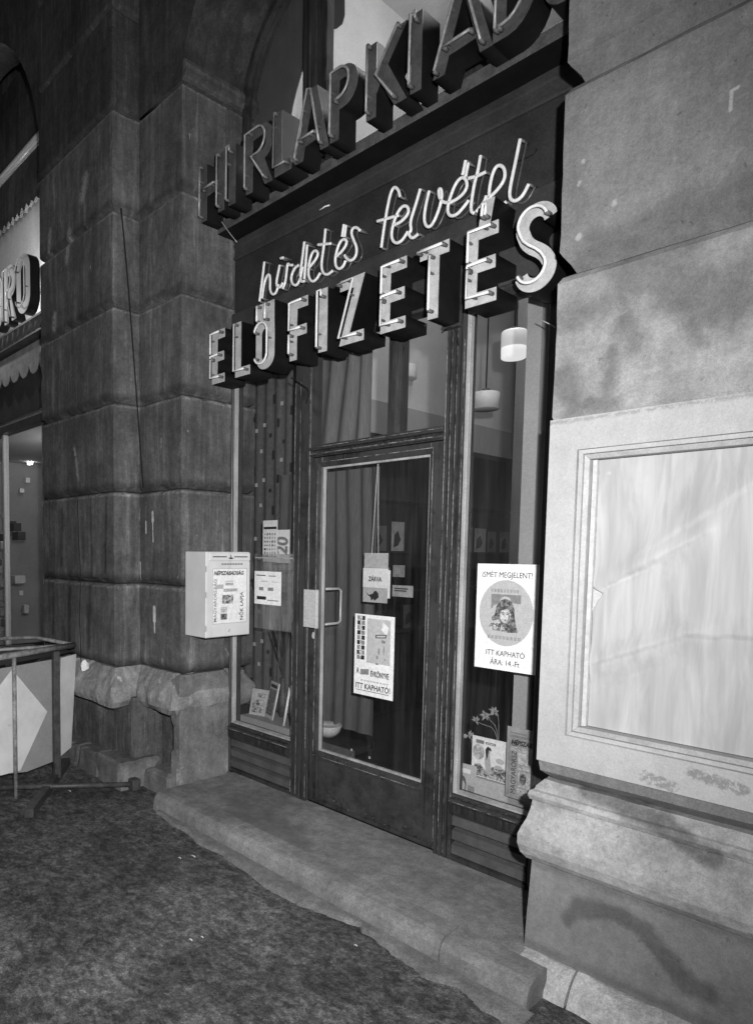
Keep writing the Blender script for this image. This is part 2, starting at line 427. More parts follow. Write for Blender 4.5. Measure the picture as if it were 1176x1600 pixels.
def extr(name, prof, axis, a, b, mat, parent=None, smooth=False, n=1, rough=0.0):
    """prof: list of 2D points; axis 'x' -> (y,z) profile, 'z' -> (x,y) profile; n slices"""
    bm = bmesh.new(); rings = []
    for i in range(n+1):
        t = a+(b-a)*i/n
        r = []
        for p, q in prof:
            P = Vector((t, p, q) if axis == 'x' else (p, q, t))
            if rough:
                d = noise.noise(P*7)*rough + noise.noise(P*23)*rough*.5
                if axis == 'x': P.y += d; P.z += noise.noise(P*9+Vector((5, 5, 5)))*rough
                else: P.x += d; P.y += d
            r.append(bm.verts.new(P))
        rings.append(r)
    k = len(prof)
    for i in range(n):
        for j in range(k):
            bm.faces.new((rings[i][j], rings[i][(j+1) % k], rings[i+1][(j+1) % k], rings[i+1][j]))
    bm.faces.new(rings[0]); bm.faces.new(rings[-1][::-1])
    return link(name, bm_mesh(bm), mat, parent, smooth)
def tube(name, paths, r, mat, parent=None, seg=8, smooth_iter=0):
    """swept round tubes along polylines"""
    bm = bmesh.new()
    for path in paths:
        P = [Vector(p) for p in path]
        for _ in range(smooth_iter):            # Chaikin
            Q = [P[0]]
            for i in range(len(P)-1):
                Q += [P[i]*.75+P[i+1]*.25, P[i]*.25+P[i+1]*.75]
            Q.append(P[-1]); P = Q
        prev = None; rings = []
        ref = None
        for i, p in enumerate(P):
            d = (P[min(i+1, len(P)-1)]-P[max(i-1, 0)]).normalized()
            if ref is None:
                ref = Vector((0, 1, 0)) if abs(d.y) < .9 else Vector((1, 0, 0))
            u = d.cross(ref).normalized(); v = u.cross(d).normalized(); ref = v
            rings.append([bm.verts.new(p+(u*math.cos(2*math.pi*j/seg)+v*math.sin(2*math.pi*j/seg))*r) for j in range(seg)])
        for a, b in zip(rings, rings[1:]):
            for j in range(seg):
                bm.faces.new((a[j], a[(j+1) % seg], b[(j+1) % seg], b[j]))
        bm.faces.new(rings[0][::-1]); bm.faces.new(rings[-1])
    return link(name, bm_mesh(bm), mat, parent, True)
def curve_mesh(loops, depth):
    """flat filled outline with holes (2D curve, even-odd) -> mesh, thickness = depth, back at local z=0"""
    cu = bpy.data.curves.new('c', 'CURVE'); cu.dimensions = '2D'; cu.fill_mode = 'BOTH'
    cu.extrude = depth/2
    for L in loops:
        s = cu.splines.new('POLY'); s.points.add(len(L)-1)
        for i, (x, y) in enumerate(L): s.points[i].co = (x, y, 0, 1)
        s.use_cyclic_u = True
    o = bpy.data.objects.new('c', cu)
    COL.objects.link(o)
    me = bpy.data.meshes.new_from_object(o.evaluated_get(bpy.context.evaluated_depsgraph_get()))
    me.transform(Matrix.Translation((0, 0, depth/2)))
    bpy.data.objects.remove(o); bpy.data.curves.remove(cu)
    return me
RX = Matrix.Rotation(math.pi/2, 4, 'X')
def plate(name, loops, y, depth, mat, parent=None):
    """outline in facade coordinates (X,Z); back on plane Y=y, thickness towards the street"""
    me = curve_mesh(loops, depth); me.transform(Matrix.Translation((0, y, 0)) @ RX)
    return link(name, me, mat, parent)
def plate_x(name, loops, x, depth, mat, parent=None):
    """outline in (Y,Z); back on plane X=x, thickness towards +X"""
    me = curve_mesh(loops, depth)
    me.transform(Matrix.Translation((x, 0, 0)) @ Matrix.Rotation(math.pi/2, 4, 'Z') @ RX)
    return link(name, me, mat, parent)
def text(name, s, x, z, size, y, mat, parent=None, sx=1.0, align='LEFT', rot=0.0, facex=False, bold=0.0, shear=0.0):
    cu = bpy.data.curves.new('t', 'FONT'); cu.body = s; cu.size = size; cu.align_x = align; cu.extrude = .0002
    cu.offset = bold; cu.shear = shear; cu.resolution_u = 3
    o = bpy.data.objects.new('t', cu); COL.objects.link(o)
    me = bpy.data.meshes.new_from_object(o.evaluated_get(bpy.context.evaluated_depsgraph_get()))
    bpy.data.objects.remove(o); bpy.data.curves.remove(cu)
    T = Matrix.Rotation(rot, 4, 'Z') @ Matrix.Diagonal((sx, 1, 1, 1))
    if facex: me.transform(Matrix.Translation((y, x, z)) @ Matrix.Rotation(math.pi/2, 4, 'Z') @ RX @ T)
    else: me.transform(Matrix.Translation((x, y, z)) @ RX @ T)
    return link(name, me, mat, parent)
def rect(x0, x1, z0, z1): return [(x0, z0), (x1, z0), (x1, z1), (x0, z1)]
def ell(cx, cz, rx, rz, n=24, a0=0, a1=2*math.pi):
    full = abs(a1-a0-2*math.pi) < 1e-6
    return [(cx+rx*math.cos(a0+(a1-a0)*i/(n if full else n-1)), cz+rz*math.sin(a0+(a1-a0)*i/(n if full else n-1))) for i in range(n)]
def mirror_join(L): return L

def offset_poly(poly, d):
    n = len(poly); out = []
    for i in range(n):
        p0, p1, p2 = Vector(poly[i-1]), Vector(poly[i]), Vector(poly[(i+1) % n])
        e1 = (p1-p0).normalized(); e2 = (p2-p1).normalized()
        n1 = Vector((-e1.y, e1.x)); n2 = Vector((-e2.y, e2.x))
        k = 1+n1.dot(n2)
        out.append(p1+(n1+n2)*(d/max(k, .2)))
    return out
def block(name, poly, prof, mat, parent, step=.05, rough=.002, chips=.012, seed=0):
    """stone course: footprint polygon (CCW), prof = [(z, inset)], lightly uneven surface and chipped arrises"""
    bm = bmesh.new()
    # resample profile in z
    zs = []
    for (z0, d0), (z1, d1) in zip(prof, prof[1:]):
        k = max(1, int(abs(z1-z0)/step))
        for i in range(k): zs.append((z0+(z1-z0)*i/k, d0+(d1-d0)*i/k))
    zs.append(prof[-1])
    # resample footprint edges
    seeds = []
    n = len(poly)
    for i in range(n):
        a, b = Vector(poly[i]), Vector(poly[(i+1) % n])
        k = max(1, int((b-a).length/step)); seeds.append([(i, j/k) for j in range(k)])
    rings = []
    for z, d in zs:
        op = offset_poly(poly, d)
        r = []
        for i in range(n):
            a, b = op[i], op[(i+1) % n]
            e = (b-a).normalized(); nn = Vector((-e.y, e.x))
            for (_, t) in seeds[i]:
                p = a.lerp(b, t); P = Vector((p.x, p.y, z))
                q = noise.fractal(P*4+Vector((seed, 0, 0)), 1, 2, 4)*rough
                cc = noise.noise(P*11+Vector((0, seed, 3)))
                edge = 1 if (d > .002 or t == 0) else 0
                ins = (chips*max(0, cc-.12)*2.2 if edge else 0) + q
                if t == 0:
                    e0 = (op[i]-op[i-1]).normalized(); nn2 = (Vector((-e0.y, e0.x))+nn)*.7
                else: nn2 = nn
                pp = p+nn2*ins
                r.append(bm.verts.new((pp.x, pp.y, z)))
        rings.append(r)
    m_ = len(rings[0])
    for a, b in zip(rings, rings[1:]):
        for j in range(m_):
            bm.faces.new((a[j], a[(j+1) % m_], b[(j+1) % m_], b[j]))
    bm.faces.new(rings[0][::-1]); bm.faces.new(rings[-1])
    return link(name, bm_mesh(bm), mat, parent)

# ------------------------------------------------------------------ ground
def sheet(name, x0, x1, y0, y1, z, mat, nx=1, ny=1, hfun=None):
    bm = bmesh.new()
    V = [[bm.verts.new((x0+(x1-x0)*i/nx, y0+(y1-y0)*j/ny, 0)) for j in range(ny+1)] for i in range(nx+1)]
    for r in V:
        for v_ in r: v_.co.z = z+(hfun(v_.co.x, v_.co.y) if hfun else 0)
    for i in range(nx):
        for j in range(ny): bm.faces.new((V[i][j], V[i+1][j], V[i+1][j+1], V[i][j+1]))
    return link(name, bm_mesh(bm), mat)
tag(sheet('ground', -60, 60, -60, 60, -.012, 'asphalt'), kind='structure')
def hump(x, y):
    e = min(x+8, 3-x, y+1.5, 3.2-y); e = max(0, min(1, e/.5))
    return e*(.006*noise.noise(Vector((x*1.3, y*1.3, 0)))+.003*noise.noise(Vector((x*5, y*5, 1)))) - .003
tag(sheet('pavement', -8, 3, -1.5, 3.2, 0, 'asphalt', 180, 80, hump), kind='structure')

# threshold slab in front of the shop with curb stones
SX0, SX1, SY0 = -3.47, -1.06, 2.20
sl = thing('threshold_slab', (-2.3, 2.5, 0), 'low worn concrete threshold step running in front of the shop door', 'step')
top = [(SX0, 2.86), (SX0-.02, 2.30), (SX0+.06, SY0+.155), (-2.6, SY0+.145), (-1.6, SY0+.15), (SX1-.13, SY0+.15), (SX1-.11, 2.43), (-1.17, 2.44), (-1.17, 2.86)]
def prism(name, poly, z0, z1, mat, parent, bevel=0):
    bm = bmesh.new()
    a = [bm.verts.new((x, y, z0)) for x, y in poly]; b = [bm.verts.new((x, y, z1)) for x, y in poly]
    for i in range(len(poly)): bm.faces.new((a[i], a[(i+1) % len(poly)], b[(i+1) % len(poly)], b[i]))
    f = bm.faces.new(b); bm.faces.new(a[::-1])
    if bevel: bmesh.ops.bevel(bm, geom=[e for e in bm.edges if all(v_.co.z > z1-1e-5 for v_ in e.verts)], offset=bevel, segments=2, affect='EDGES')
    return link(name, bm_mesh(bm), mat, parent)
prism('step_top', top, -.02, .096, 'concrete', sl)
xs = [SX0-.01, -2.75, -2.02, -1.42, SX1]
for i in range(4):
    a, b = xs[i]+.003, xs[i+1]-.003
    prof = [(SY0+.148, -.02), (SY0-.004, -.02), (SY0+.002, .03), (SY0+.008, .062), (SY0+.022, .082), (SY0+.045, .094), (SY0+.08, .099), (SY0+.148, .100)]
    o = extr('curb_stone', prof, 'x', a, b, 'curb', sl, n=40, rough=.003)
# flat concrete strip laid against the step, ragged asphalt edge
L = [(SX0-.01, 2.30)]
K_ = []
for px, py in ((244, 1272), (300, 1312), (345, 1338), (400, 1378), (450, 1408), (500, 1428), (560, 1450), (610, 1492), (660, 1527), (730, 1552), (770, 1590), (800, 1625)):
    d = _ray(px, py); t = -EYE/d.z; K_.append(Vector((d.x*t, d.y*t, 0)))
for a, b in zip(K_, K_[1:]):
    for i in range(8):
        q = a.lerp(b, i/8); e = .022*noise.noise(q*14)+.012*noise.noise(q*45)
        L.append((q.x+e, q.y+e))
L += [(-.98, 1.90), (-.90, 2.36), (-1.1, 2.4)]
bm = bmesh.new(); rows = []
for (x, y) in L[1:-3]:
    r = []
    for i in range(7):
        t = i/6; yy = y+(SY0-.008-y)*t
        q = Vector((x, yy, 0))
        r.append(bm.verts.new((x, yy, .001+.016*min(1, t*4)**.8+(.003*noise.noise(q*6)+.0012*noise.noise(q*25))*(t > 0))))
    rows.append(r)
for a, b in zip(rows, rows[1:]):
    for i in range(6): bm.faces.new((a[i], a[i+1], b[i+1], b[i]))
tag(link('pavement_strip', bm_mesh(bm), 'strip', None, True), kind='structure')
# ------------------------------------------------------------------ left pier
JZ = [.80, 1.375, 2.0, 2.59, 3.21, 3.82, 4.45]
footL = [(-5.17, 2.24), (-4.03, 2.24), (-4.03, 2.44), (-3.53, 2.44), (-3.53, 3.05), (-5.17, 3.05)]
footLu = [(-5.17, 2.24), (-4.03, 2.24), (-4.03, 3.05), (-5.17, 3.05)]
pl = thing('stone_pier', (-4.4, 2.6, 0), 'dark soot-stained rusticated stone pier with stepped corner left of the shop', 'pier')
def course(name, foot, z0, z1, mat, par, seed):
    g_ = .038
    return block(name, foot, [(z0+.002, g_), (z0+.006, g_*.8), (z0+.022, .010), (z0+.034, .002), (z0+.045, 0), (z1-.026, 0), (z1-.016, .004), (z1-.005, g_*.55), (z1-.001, g_)], mat, par, .03, .0035, .011, seed)
JZ += [5.07, 5.70, 6.4]
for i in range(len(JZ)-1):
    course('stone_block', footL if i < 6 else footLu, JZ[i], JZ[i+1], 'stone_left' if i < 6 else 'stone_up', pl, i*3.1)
# impost band
extr('impost', [(-3.529, 4.452), (-3.505, 4.458), (-3.488, 4.49), (-3.488, 4.53), (-3.50, 4.56), (-3.529, 4.575)], 'z', 0, 1, 'stone_left', pl)
bpy.data.objects.remove(bpy.data.objects['impost'])
bm = bmesh.new()
pr_ = [(-3.529, 4.455), (-3.505, 4.460), (-3.488, 4.49), (-3.488, 4.53), (-3.50, 4.56), (-3.529, 4.575)]
ra = [[bm.verts.new((x, 2.44+.6*i/12+.003*noise.noise(Vector((i, x*50, z*50))), z+.004*noise.noise(Vector((i*.7, z*30, 1))))) for x, z in pr_] for i in range(13)]
for a, b in zip(ra, ra[1:]):
    for j in range(6): bm.faces.new((a[j], a[(j+1) % 6], b[(j+1) % 6], b[j]))
bm.faces.new(ra[0]); bm.faces.new(ra[-1][::-1])
link('impost', bm_mesh(bm), 'stone_left', pl)
# plinth: recessed body, bulging broken cap, footing
recL = [(-5.17, 2.33), (-3.93, 2.33), (-3.93, 2.56), (-3.62, 2.56), (-3.62, 3.0), (-5.17, 3.0)]
block('plinth', recL, [(.0, 0), (.60, 0)], 'stone_left', pl, .05, .012, .02, 50)
capL = [(-5.17, 2.24), (-4.03, 2.24), (-4.03, 2.44), (-3.60, 2.44), (-3.60, 3.0), (-5.17, 3.0)]
block('plinth_cap', capL, [(.50, .05), (.515, -.0), (.54, -.05), (.58, -.075), (.63, -.08), (.68, -.06), (.72, -.025), (.76, .0), (.795, .03)], 'cap_dark', pl, .022, .03, .06, 60)
block('footing_stone', [(-4.52, 2.2), (-4.22, 2.2), (-4.22, 2.5), (-4.52, 2.5)], [(-.02, 0), (.15, 0), (.165, .02)], 'foot_dark', pl, .04, .01, .03, 70)
block('footing_stone', [(-4.21, 2.19), (-3.86, 2.19), (-3.86, 2.5), (-4.21, 2.5)], [(-.02, 0), (.165, 0), (.18, .02)], 'foot_dark', pl, .04, .01, .03, 71)
block('footing_stone', [(-3.85, 2.36), (-3.57, 2.36), (-3.57, 2.6), (-3.85, 2.6)], [(-.02, 0), (.12, 0), (.14, .04)], 'foot_dark', pl, .04, .01, .03, 72)
block('footing_stone', [(-4.95, 2.2), (-4.53, 2.2), (-4.53, 2.5), (-4.95, 2.5)], [(-.02, 0), (.13, 0), (.15, .02)], 'foot_dark', pl, .04, .01, .03, 73)
tag(block('corner_stone', [(-3.62, 2.43), (-3.528, 2.43), (-3.528, 2.855), (-3.62, 2.855)], [(.07, .0), (.12, 0), (.76, 0), (.795, .02)], 'patch', pl, .03, .008, .03, 80), 'rough patched corner stone')

# ------------------------------------------------------------------ right pier
pr = thing('stone_pier', (-.2, 2.7, 0), 'pale stone pier right of the shop carrying the framed showcase', 'pier')
XR = 2.2
footR = [(-1.17, 2.44), (XR, 2.44), (XR, 3.05), (-1.17, 3.05)]
JR = [2.605, 3.25, 3.88, 4.45]
for i in range(3):
    block('stone_block', footR, [(JR[i]+.001, .045), (JR[i]+.03, .030), (JR[i]+.06, .008), (JR[i]+.075, 0), (JR[i+1]-.035, 0), (JR[i+1]-.015, .012), (JR[i+1]-.006, .028), (JR[i+1]-.001, .045)],
          'stone_right', pr, .06, .0025, .006, 90+i)
block('stone_block', footR, [(2.088, .004), (2.10, 0), (2.57, 0), (2.59, .012), (2.599, .028), (2.604, .045)], 'stone_pale', pr, .05, .0025, .006, 97)
footRb = [(-1.165, 2.53), (XR, 2.53), (XR, 3.05), (-1.165, 3.05)]
block('stone_block', footRb, [(.80, 0), (2.088, 0)], 'stone_right', pr, .2, 0, 0, 98)
block('stone_block', footR, [(.758, .045), (.77, .03), (.79, .006), (.83, 0)], 'stone_right', pr, .05, .002, .006, 99)
capR = [(-1.17, 2.44), (XR, 2.44), (XR, 3.0), (-1.17, 3.0)]
block('plinth_cap', capR, [(.445, .0), (.448, -.022), (.47, -.040), (.505, -.052), (.54, -.050), (.57, -.038), (.60, -.026), (.64, -.016), (.675, -.012), (.678, -.020), (.695, -.026), (.712, -.020), (.716, -.008), (.73, -.004), (.756, .012)],
      'cap', pr, .025, .002, .010, 100)
block('plinth', [(-1.175, 2.43), (XR, 2.43), (XR, 3.0), (-1.175, 3.0)], [(.102, -.012), (.30, -.004), (.444, 0)], 'plinth', pr, .05, .0025, .010, 101)
fx = [-1.19, -.985, -.62, -.2, .3, .9, 1.5, XR]
for i in range(len(fx)-1):
    a, b = fx[i]+.004, fx[i+1]-.004
    prof = [(2.9, -.03), (2.315+random.uniform(-.01, .01), -.03), (2.325, .02), (2.345, .055), (2.385, .088), (2.415, .100), (2.9, .100)]
    extr('footing_stone', prof, 'x', a, b, 'foot', pr, n=10, rough=.012)

# showcase set in the pier
SC = [-1.172, .62, .832, 2.086]
sh = thing('showcase', (-.3, 2.45, .83), 'pale framed glass showcase on the right pier with bare plywood backing', 'showcase')
X0, X1, Z0, Z1 = SC; ix0, ix1, iz0, iz1 = -1.072, .52, .945, 1.972
def miter_frame(name, o, i, yf, yb, mat, par, yi=None):
    """mitred rectangular frame; o/i = outer/inner rect (x0,x1,z0,z1)"""
    yi = yf if yi is None else yi
    for (c0, c1) in ((0, 1), (1, 2), (2, 3), (3, 0)):
        O = [(o[0], o[2]), (o[1], o[2]), (o[1], o[3]), (o[0], o[3])]; I = [(i[0], i[2]), (i[1], i[2]), (i[1], i[3]), (i[0], i[3])]
        bm = bmesh.new()
        F = [O[c0], O[c1], I[c1], I[c0]]; Yf = [yf, yf, yi, yi]
        a = [bm.verts.new((x, y, z)) for (x, z), y in zip(F, Yf)]; b = [bm.verts.new((x, yb, z)) for x, z in F]
        bm.faces.new(a); bm.faces.new(b[::-1])
        for j in range(4): bm.faces.new((a[j], b[j], b[(j+1) % 4], a[(j+1) % 4]))
        bmesh.ops.bevel(bm, geom=bm.edges[:], offset=.0012, segments=1, affect='EDGES')
        link(name, bm_mesh(bm), mat, par)
plate('surround', [rect(X0, X1, Z0, Z1), rect(ix0, ix1, iz0, iz1)], 2.52, .092, 'render_frame', sh)
miter_frame('frame_bead', (ix0+.001, ix1-.001, iz0+.001, iz1-.001), (ix0+.016, ix1-.016, iz0+.016, iz1-.016), 2.440, 2.52, 'render_frame', sh)
miter_frame('inner_frame', (ix0+.017, ix1-.017, iz0+.017, iz1-.017), (ix0+.034, ix1-.034, iz0+.034, iz1-.034), 2.450, 2.52, 'frame_paint', sh, 2.456)
box('backing_strip', ix0+.036, ix0+.051, 2.478, 2.492, iz0+.036, iz1-.036, 'paper2', sh)
# plywood sheet, buckled
px0, px1, pz0, pz1 = ix0+.050, ix1-.036, iz0+.036, iz1-.036
bm = bmesh.new(); NX, NZ = 150, 120
tip = (-1.0, 1.475)
def buck(x, z):
    d = 0
    # folds running up and to the right from the torn left edge, and a lower one
    for (ax, az, bx, bz, amp, wd) in ((-1.01, 1.47, -.70, 1.66, .016, .05), (-1.01, 1.47, -.78, 1.58, -.010, .03), (-1.03, 1.20, -.72, 1.34, .016, .045), (-.72, 1.34, .1, 1.40, .014, .06), (-.98, 1.12, -.75, 1.25, -.008, .06), (-.85, 1.62, -.45, 1.90, .008, .07)):
        dx, dz = bx-ax, bz-az; L_ = dx*dx+dz*dz
        t = max(0, min(1, ((x-ax)*dx+(z-az)*dz)/L_))
        s_ = (x-ax-t*dx)*(-dz)+(z-az-t*dz)*dx
        e = math.hypot(x-ax-t*dx, z-az-t*dz)
        d += amp*math.exp(-(e/wd)**2)*(.35+.65*math.sin(math.pi*min(1, t*.9+.1)))*(1.3 if s_ > 0 else .8)
    d += .004*noise.noise(Vector((x*3, z*1.3, 0)))
    return d
V = {}
for i in range(NX+1):
    for j in range(NZ+1):
        z = pz0+(pz1-pz0)*j/NZ; nx_ = px0+max(0, .034*(1-abs(z-1.475+.01)/(.065 if z < 1.47 else .02)))+.001*noise.noise(Vector((0, 0, z*60)))
        x = nx_+(px1-nx_)*i/NX
        V[i, j] = bm.verts.new((x, 2.497-buck(x, z), z))
for i in range(NX):
    for j in range(NZ):
        x = px0+(px1-px0)*(i+.5)/NX; z = pz0+(pz1-pz0)*(j+.5)/NZ
        bm.faces.new((V[i, j], V[i+1, j], V[i+1, j+1], V[i, j+1]))
link('plywood_backing', bm_mesh(bm), 'ply', sh, True)
box('back_board', ix0+.01, ix1-.01, 2.512, 2.52, iz0+.01, iz1-.01, 'paper2', sh)
for (x, z) in ((-.985, 1.885),):
    o = extr('screw_head', ell(0, 0, .008, .008, 12), 'z', 0, .003, 'ink_pale', sh)
    o.data.transform(Matrix.Translation((x, 2.497-buck(x, z)-.001, z)) @ RX)

# ------------------------------------------------------------------ upper wall with the arches
aw = thing('arcade_wall', (-2.35, 2.7, 4.5), 'dark rusticated arcade wall with the arch above the shop sign', 'wall')
def arch_pts(cx, hw, zs, rise, n=28, rev=False):
    P = [(cx+hw*math.cos(math.pi*i/n), zs+rise*math.sin(math.pi*i/n)) for i in range(n+1)]   # right to left
    return P
inner = [(-4.03, 4.453), (-3.53, 4.453)] + arch_pts(-2.35, 1.18, 4.453, .80)[::-1] + [(-1.17, 4.453), (3.0, 4.453), (3.0, 8), (-4.03, 8)]
inner = [(-4.03, 4.453)] + arch_pts(-2.35, 1.18, 4.453, .80)[::-1] + [(3.0, 4.453), (3.0, 8), (-4.03, 8)]
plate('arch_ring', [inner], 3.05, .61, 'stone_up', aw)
outer = [(-9.5, 6.2)] + arch_pts(-7.0, 1.83, 4.453, 1.75)[:14][::-1] + [(-5.1701, 8), (-9.5, 8)]
plate('neighbour_arch_ring', [outer], 2.60, .34, 'stone_up', aw)

# ------------------------------------------------------------------ shop front
Y0 = 2.86
sf = thing('shop_front', (-2.35, 2.86, .1), 'dark worn wooden shop front with glazed door between two narrow windows', 'shop front')
def vpost(x0, x1, z0, z1, mat='wood', grooves=(), y0=2.835, y1=2.93):
    prof = [(x0, y1), (x0, y0+.006), (x0+.004, y0)]
    for gx in grooves: prof += [(gx-.004, y0), (gx-.002, y0+.009), (gx+.002, y0+.009), (gx+.004, y0)]
    prof += [(x1-.004, y0), (x1, y0+.006), (x1, y1)]
    return extr('post', prof, 'z', z0, z1, mat, sf, n=20, rough=.0015)
vpost(-3.528, -3.512, .1, 2.79)
box('glazing_bead', -3.511, -3.490, 2.845, 2.875, .432, 2.76, 'wood_bead', sf, .003)
vpost(-2.915, -2.785, .097, 2.79, grooves=(-2.888, -2.862, -2.815))
vpost(-1.885, -1.785, .097, 2.79, grooves=(-1.86, -1.832, -1.806))
box('glazing_bead', -1.784, -1.764, 2.842, 2.875, .432, 2.76, 'wood_bead', sf, .003)
vpost(-1.40, -1.17, .1, 2.79, y0=2.85)
def hrail(name, x0, x1, prof, mat='wood', par=None, n=16, rough=.0015):
    return extr(name, prof, 'x', x0, x1, mat, par or sf, n=n, rough=rough)
for (x0, x1) in ((-3.512, -2.916), (-1.784, -1.40)):
    hrail('window_sill', x0, x1, [(2.93, .335), (2.825, .335), (2.82, .345), (2.818, .385), (2.812, .392), (2.808, .402), (2.815, .411), (2.832, .415), (2.838, .428), (2.93, .431)])
    hrail('sill_bead', x0, x1, [(2.875, .432), (2.846, .432), (2.846, .440), (2.875, .447)], 'wood_bead', n=4, rough=0)
    box('vent_backing', x0, x1, 2.905, 2.91, .10, .335, 'blackmetal', sf)
    for i in range(3):
        z = .125+i*.072
        hrail('louvre_slat', x0+.002, x1-.002, [(2.90, z+.052), (2.896, z+.056), (2.842, z+.012), (2.842, z), (2.848, z)] if False else [(2.90, z+.062), (2.895, z+.064), (2.845, z+.048), (2.845, z+.004), (2.85, z), (2.90, z+.02)], 'louvre', n=4, rough=.001)
    hrail('bottom_rail', x0, x1, [(2.93, .097), (2.838, .097), (2.836, .118), (2.85, .122), (2.93, .122)])
    hrail('top_rail', x0, x1, [(2.93, 2.745), (2.85, 2.745), (2.842, 2.755), (2.842, 2.79), (2.93, 2.79)])
# window panes
box('window_pane', -3.489, -2.917, 2.876, 2.881, .433, 2.744, 'glass', sf)
box('window_pane', -1.763, -1.401, 2.876, 2.881, .433, 2.744, 'glass', sf)
# transom
hrail('transom_bar', -2.784, -1.886, [(2.93, 2.152), (2.84, 2.152), (2.838, 2.158), (2.832, 2.160), (2.830, 2.168), (2.84, 2.172), (2.842, 2.185), (2.828, 2.190), (2.824, 2.198), (2.83, 2.206), (2.852, 2.210), (2.93, 2.212)], n=24, rough=.002)
hrail('transom_bead', -2.784, -1.886, [(2.876, 2.2125), (2.846, 2.2125), (2.844, 2.22), (2.876, 2.226)], n=20, rough=.0015)
extr('transom_mullion', [(-2.255, 2.93), (-2.255, 2.868), (-2.248, 2.862), (-2.222, 2.862), (-2.218, 2.85), (-2.198, 2.85), (-2.192, 2.862), (-2.173, 2.868), (-2.173, 2.93)], 'z', 2.2125, 2.79, 'wood', sf, n=8)
box('transom_pane', -2.784, -2.2555, 2.890, 2.894, 2.227, 2.79, 'glass', sf)
box('transom_pane', -2.1725, -1.886, 2.890, 2.894, 2.227, 2.79, 'glass', sf)
# small worn ledge blocks at the head of the transom posts
box('bracket', -1.90, -1.80, 2.80, 2.834, 2.66, 2.675, 'wood', sf, .003)
# door
dr = link('door', curve_mesh([rect(0, .001, 0, .001)], .001), 'wood', sf)
bpy.data.objects.remove(dr)
DX0, DX1, DZ0, DZ1 = -2.782, -1.888, .108, 2.149
bm = bmesh.new()
def addbox(bm, x0, x1, y0, y1, z0, z1):
    vs = [bm.verts.new((x, y, z)) for x in (x0, x1) for y in (y0, y1) for z in (z0, z1)]
    for f in ((0, 1, 3, 2), (4, 6, 7, 5), (0, 4, 5, 1), (2, 3, 7, 6), (0, 2, 6, 4), (1, 5, 7, 3)):
        bm.faces.new([vs[i] for i in f])
addbox(bm, DX0, -2.702, 2.852, 2.90, DZ0, DZ1)
addbox(bm, -1.968, DX1, 2.852, 2.90, DZ0, DZ1)
addbox(bm, -2.7015, -1.9685, 2.8525, 2.90, 2.092, DZ1)
addbox(bm, -2.7015, -1.9685, 2.8525, 2.90, .375, .425)
bmesh.ops.bevel(bm, geom=bm.edges[:], offset=.002, segments=1, affect='EDGES')
dr = link('door', bm_mesh(bm), 'wood', sf)
# raised mouldings on the door round the glass
miter_frame('door_moulding', (-2.725, -1.945, .40, 2.118), (-2.702, -1.968, .425, 2.092), 2.836, 2.8515, 'wood', dr, 2.846)
miter_frame('door_bead', (-2.7015, -1.9685, .4255, 2.0915), (-2.690, -1.980, .437, 2.080), 2.858, 2.878, 'wood_bead', dr)
box('kick_board', -2.7010, -1.9690, 2.856, 2.89, DZ0+.002, .3745, 'kick', dr, .002)
box('door_glass', -2.6995, -1.9705, 2.879, 2.884, .43, 2.09, 'glass', dr)
hrail('weather_strip', -2.74, -1.90, [(2.851, .112), (2.842, .112), (2.84, .122), (2.846, .13), (2.851, .132)], par=dr, n=12)
# handle: broad flat alloy pull on two arms
hd = box('door_handle', -2.762, -2.668, 2.775, 2.784, 1.165, 1.385, 'chrome', dr, .002)
hb = box('handle_edge', -2.6675, -2.650, 2.768, 2.790, 1.163, 1.387, 'chrome', dr, .004, 2)
box('handle_arm', -2.73, -2.71, 2.7845, 2.8515, 1.18, 1.20, 'chrome', dr, .002); box('handle_arm', -2.73, -2.71, 2.7845, 2.8515, 1.35, 1.37, 'chrome', dr, .002)
tube('inner_handle', [[(-2.71, 2.905, 1.385), (-2.71, 3.02, 1.385), (-2.71, 3.04, 1.37), (-2.71, 3.04, 1.19), (-2.71, 3.02, 1.175), (-2.71, 2.905, 1.175)]], .008, 'chrome', dr)
o = extr('key_plate', ell(0, 0, .012, .02, 16), 'z', 0, .006, 'chrome', dr); o.data.transform(Matrix.Translation((-2.745, 2.8515, 1.11)) @ RX)

# highlights on the arrises painted as thin pale strips, patchy like rubbed paint
k = NT('arris_highlight')
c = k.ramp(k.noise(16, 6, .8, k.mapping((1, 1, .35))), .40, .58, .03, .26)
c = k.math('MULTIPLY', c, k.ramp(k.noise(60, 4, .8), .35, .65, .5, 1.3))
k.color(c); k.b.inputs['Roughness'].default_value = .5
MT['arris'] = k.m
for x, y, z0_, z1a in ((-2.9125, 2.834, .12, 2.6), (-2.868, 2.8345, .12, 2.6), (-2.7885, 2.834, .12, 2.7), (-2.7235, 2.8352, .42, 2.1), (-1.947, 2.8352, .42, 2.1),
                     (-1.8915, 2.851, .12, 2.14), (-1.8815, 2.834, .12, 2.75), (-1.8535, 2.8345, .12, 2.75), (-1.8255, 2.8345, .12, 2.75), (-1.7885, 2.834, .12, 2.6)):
    box('edge_highlight', x-.0016, x+.0016, y-.0008, y+.002, z0_, z1a, 'arris', sf)
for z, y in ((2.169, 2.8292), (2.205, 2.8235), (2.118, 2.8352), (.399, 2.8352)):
    box('edge_highlight', -2.78 if z > 2.13 else -2.722, -1.89 if z > 2.13 else -1.948, y-.001, y+.002, z-.0016, z+.0016, 'arris', sf)
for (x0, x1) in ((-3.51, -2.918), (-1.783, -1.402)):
    box('edge_highlight', x0, x1, 2.8072, 2.81, .400, .4035, 'arris', sf)
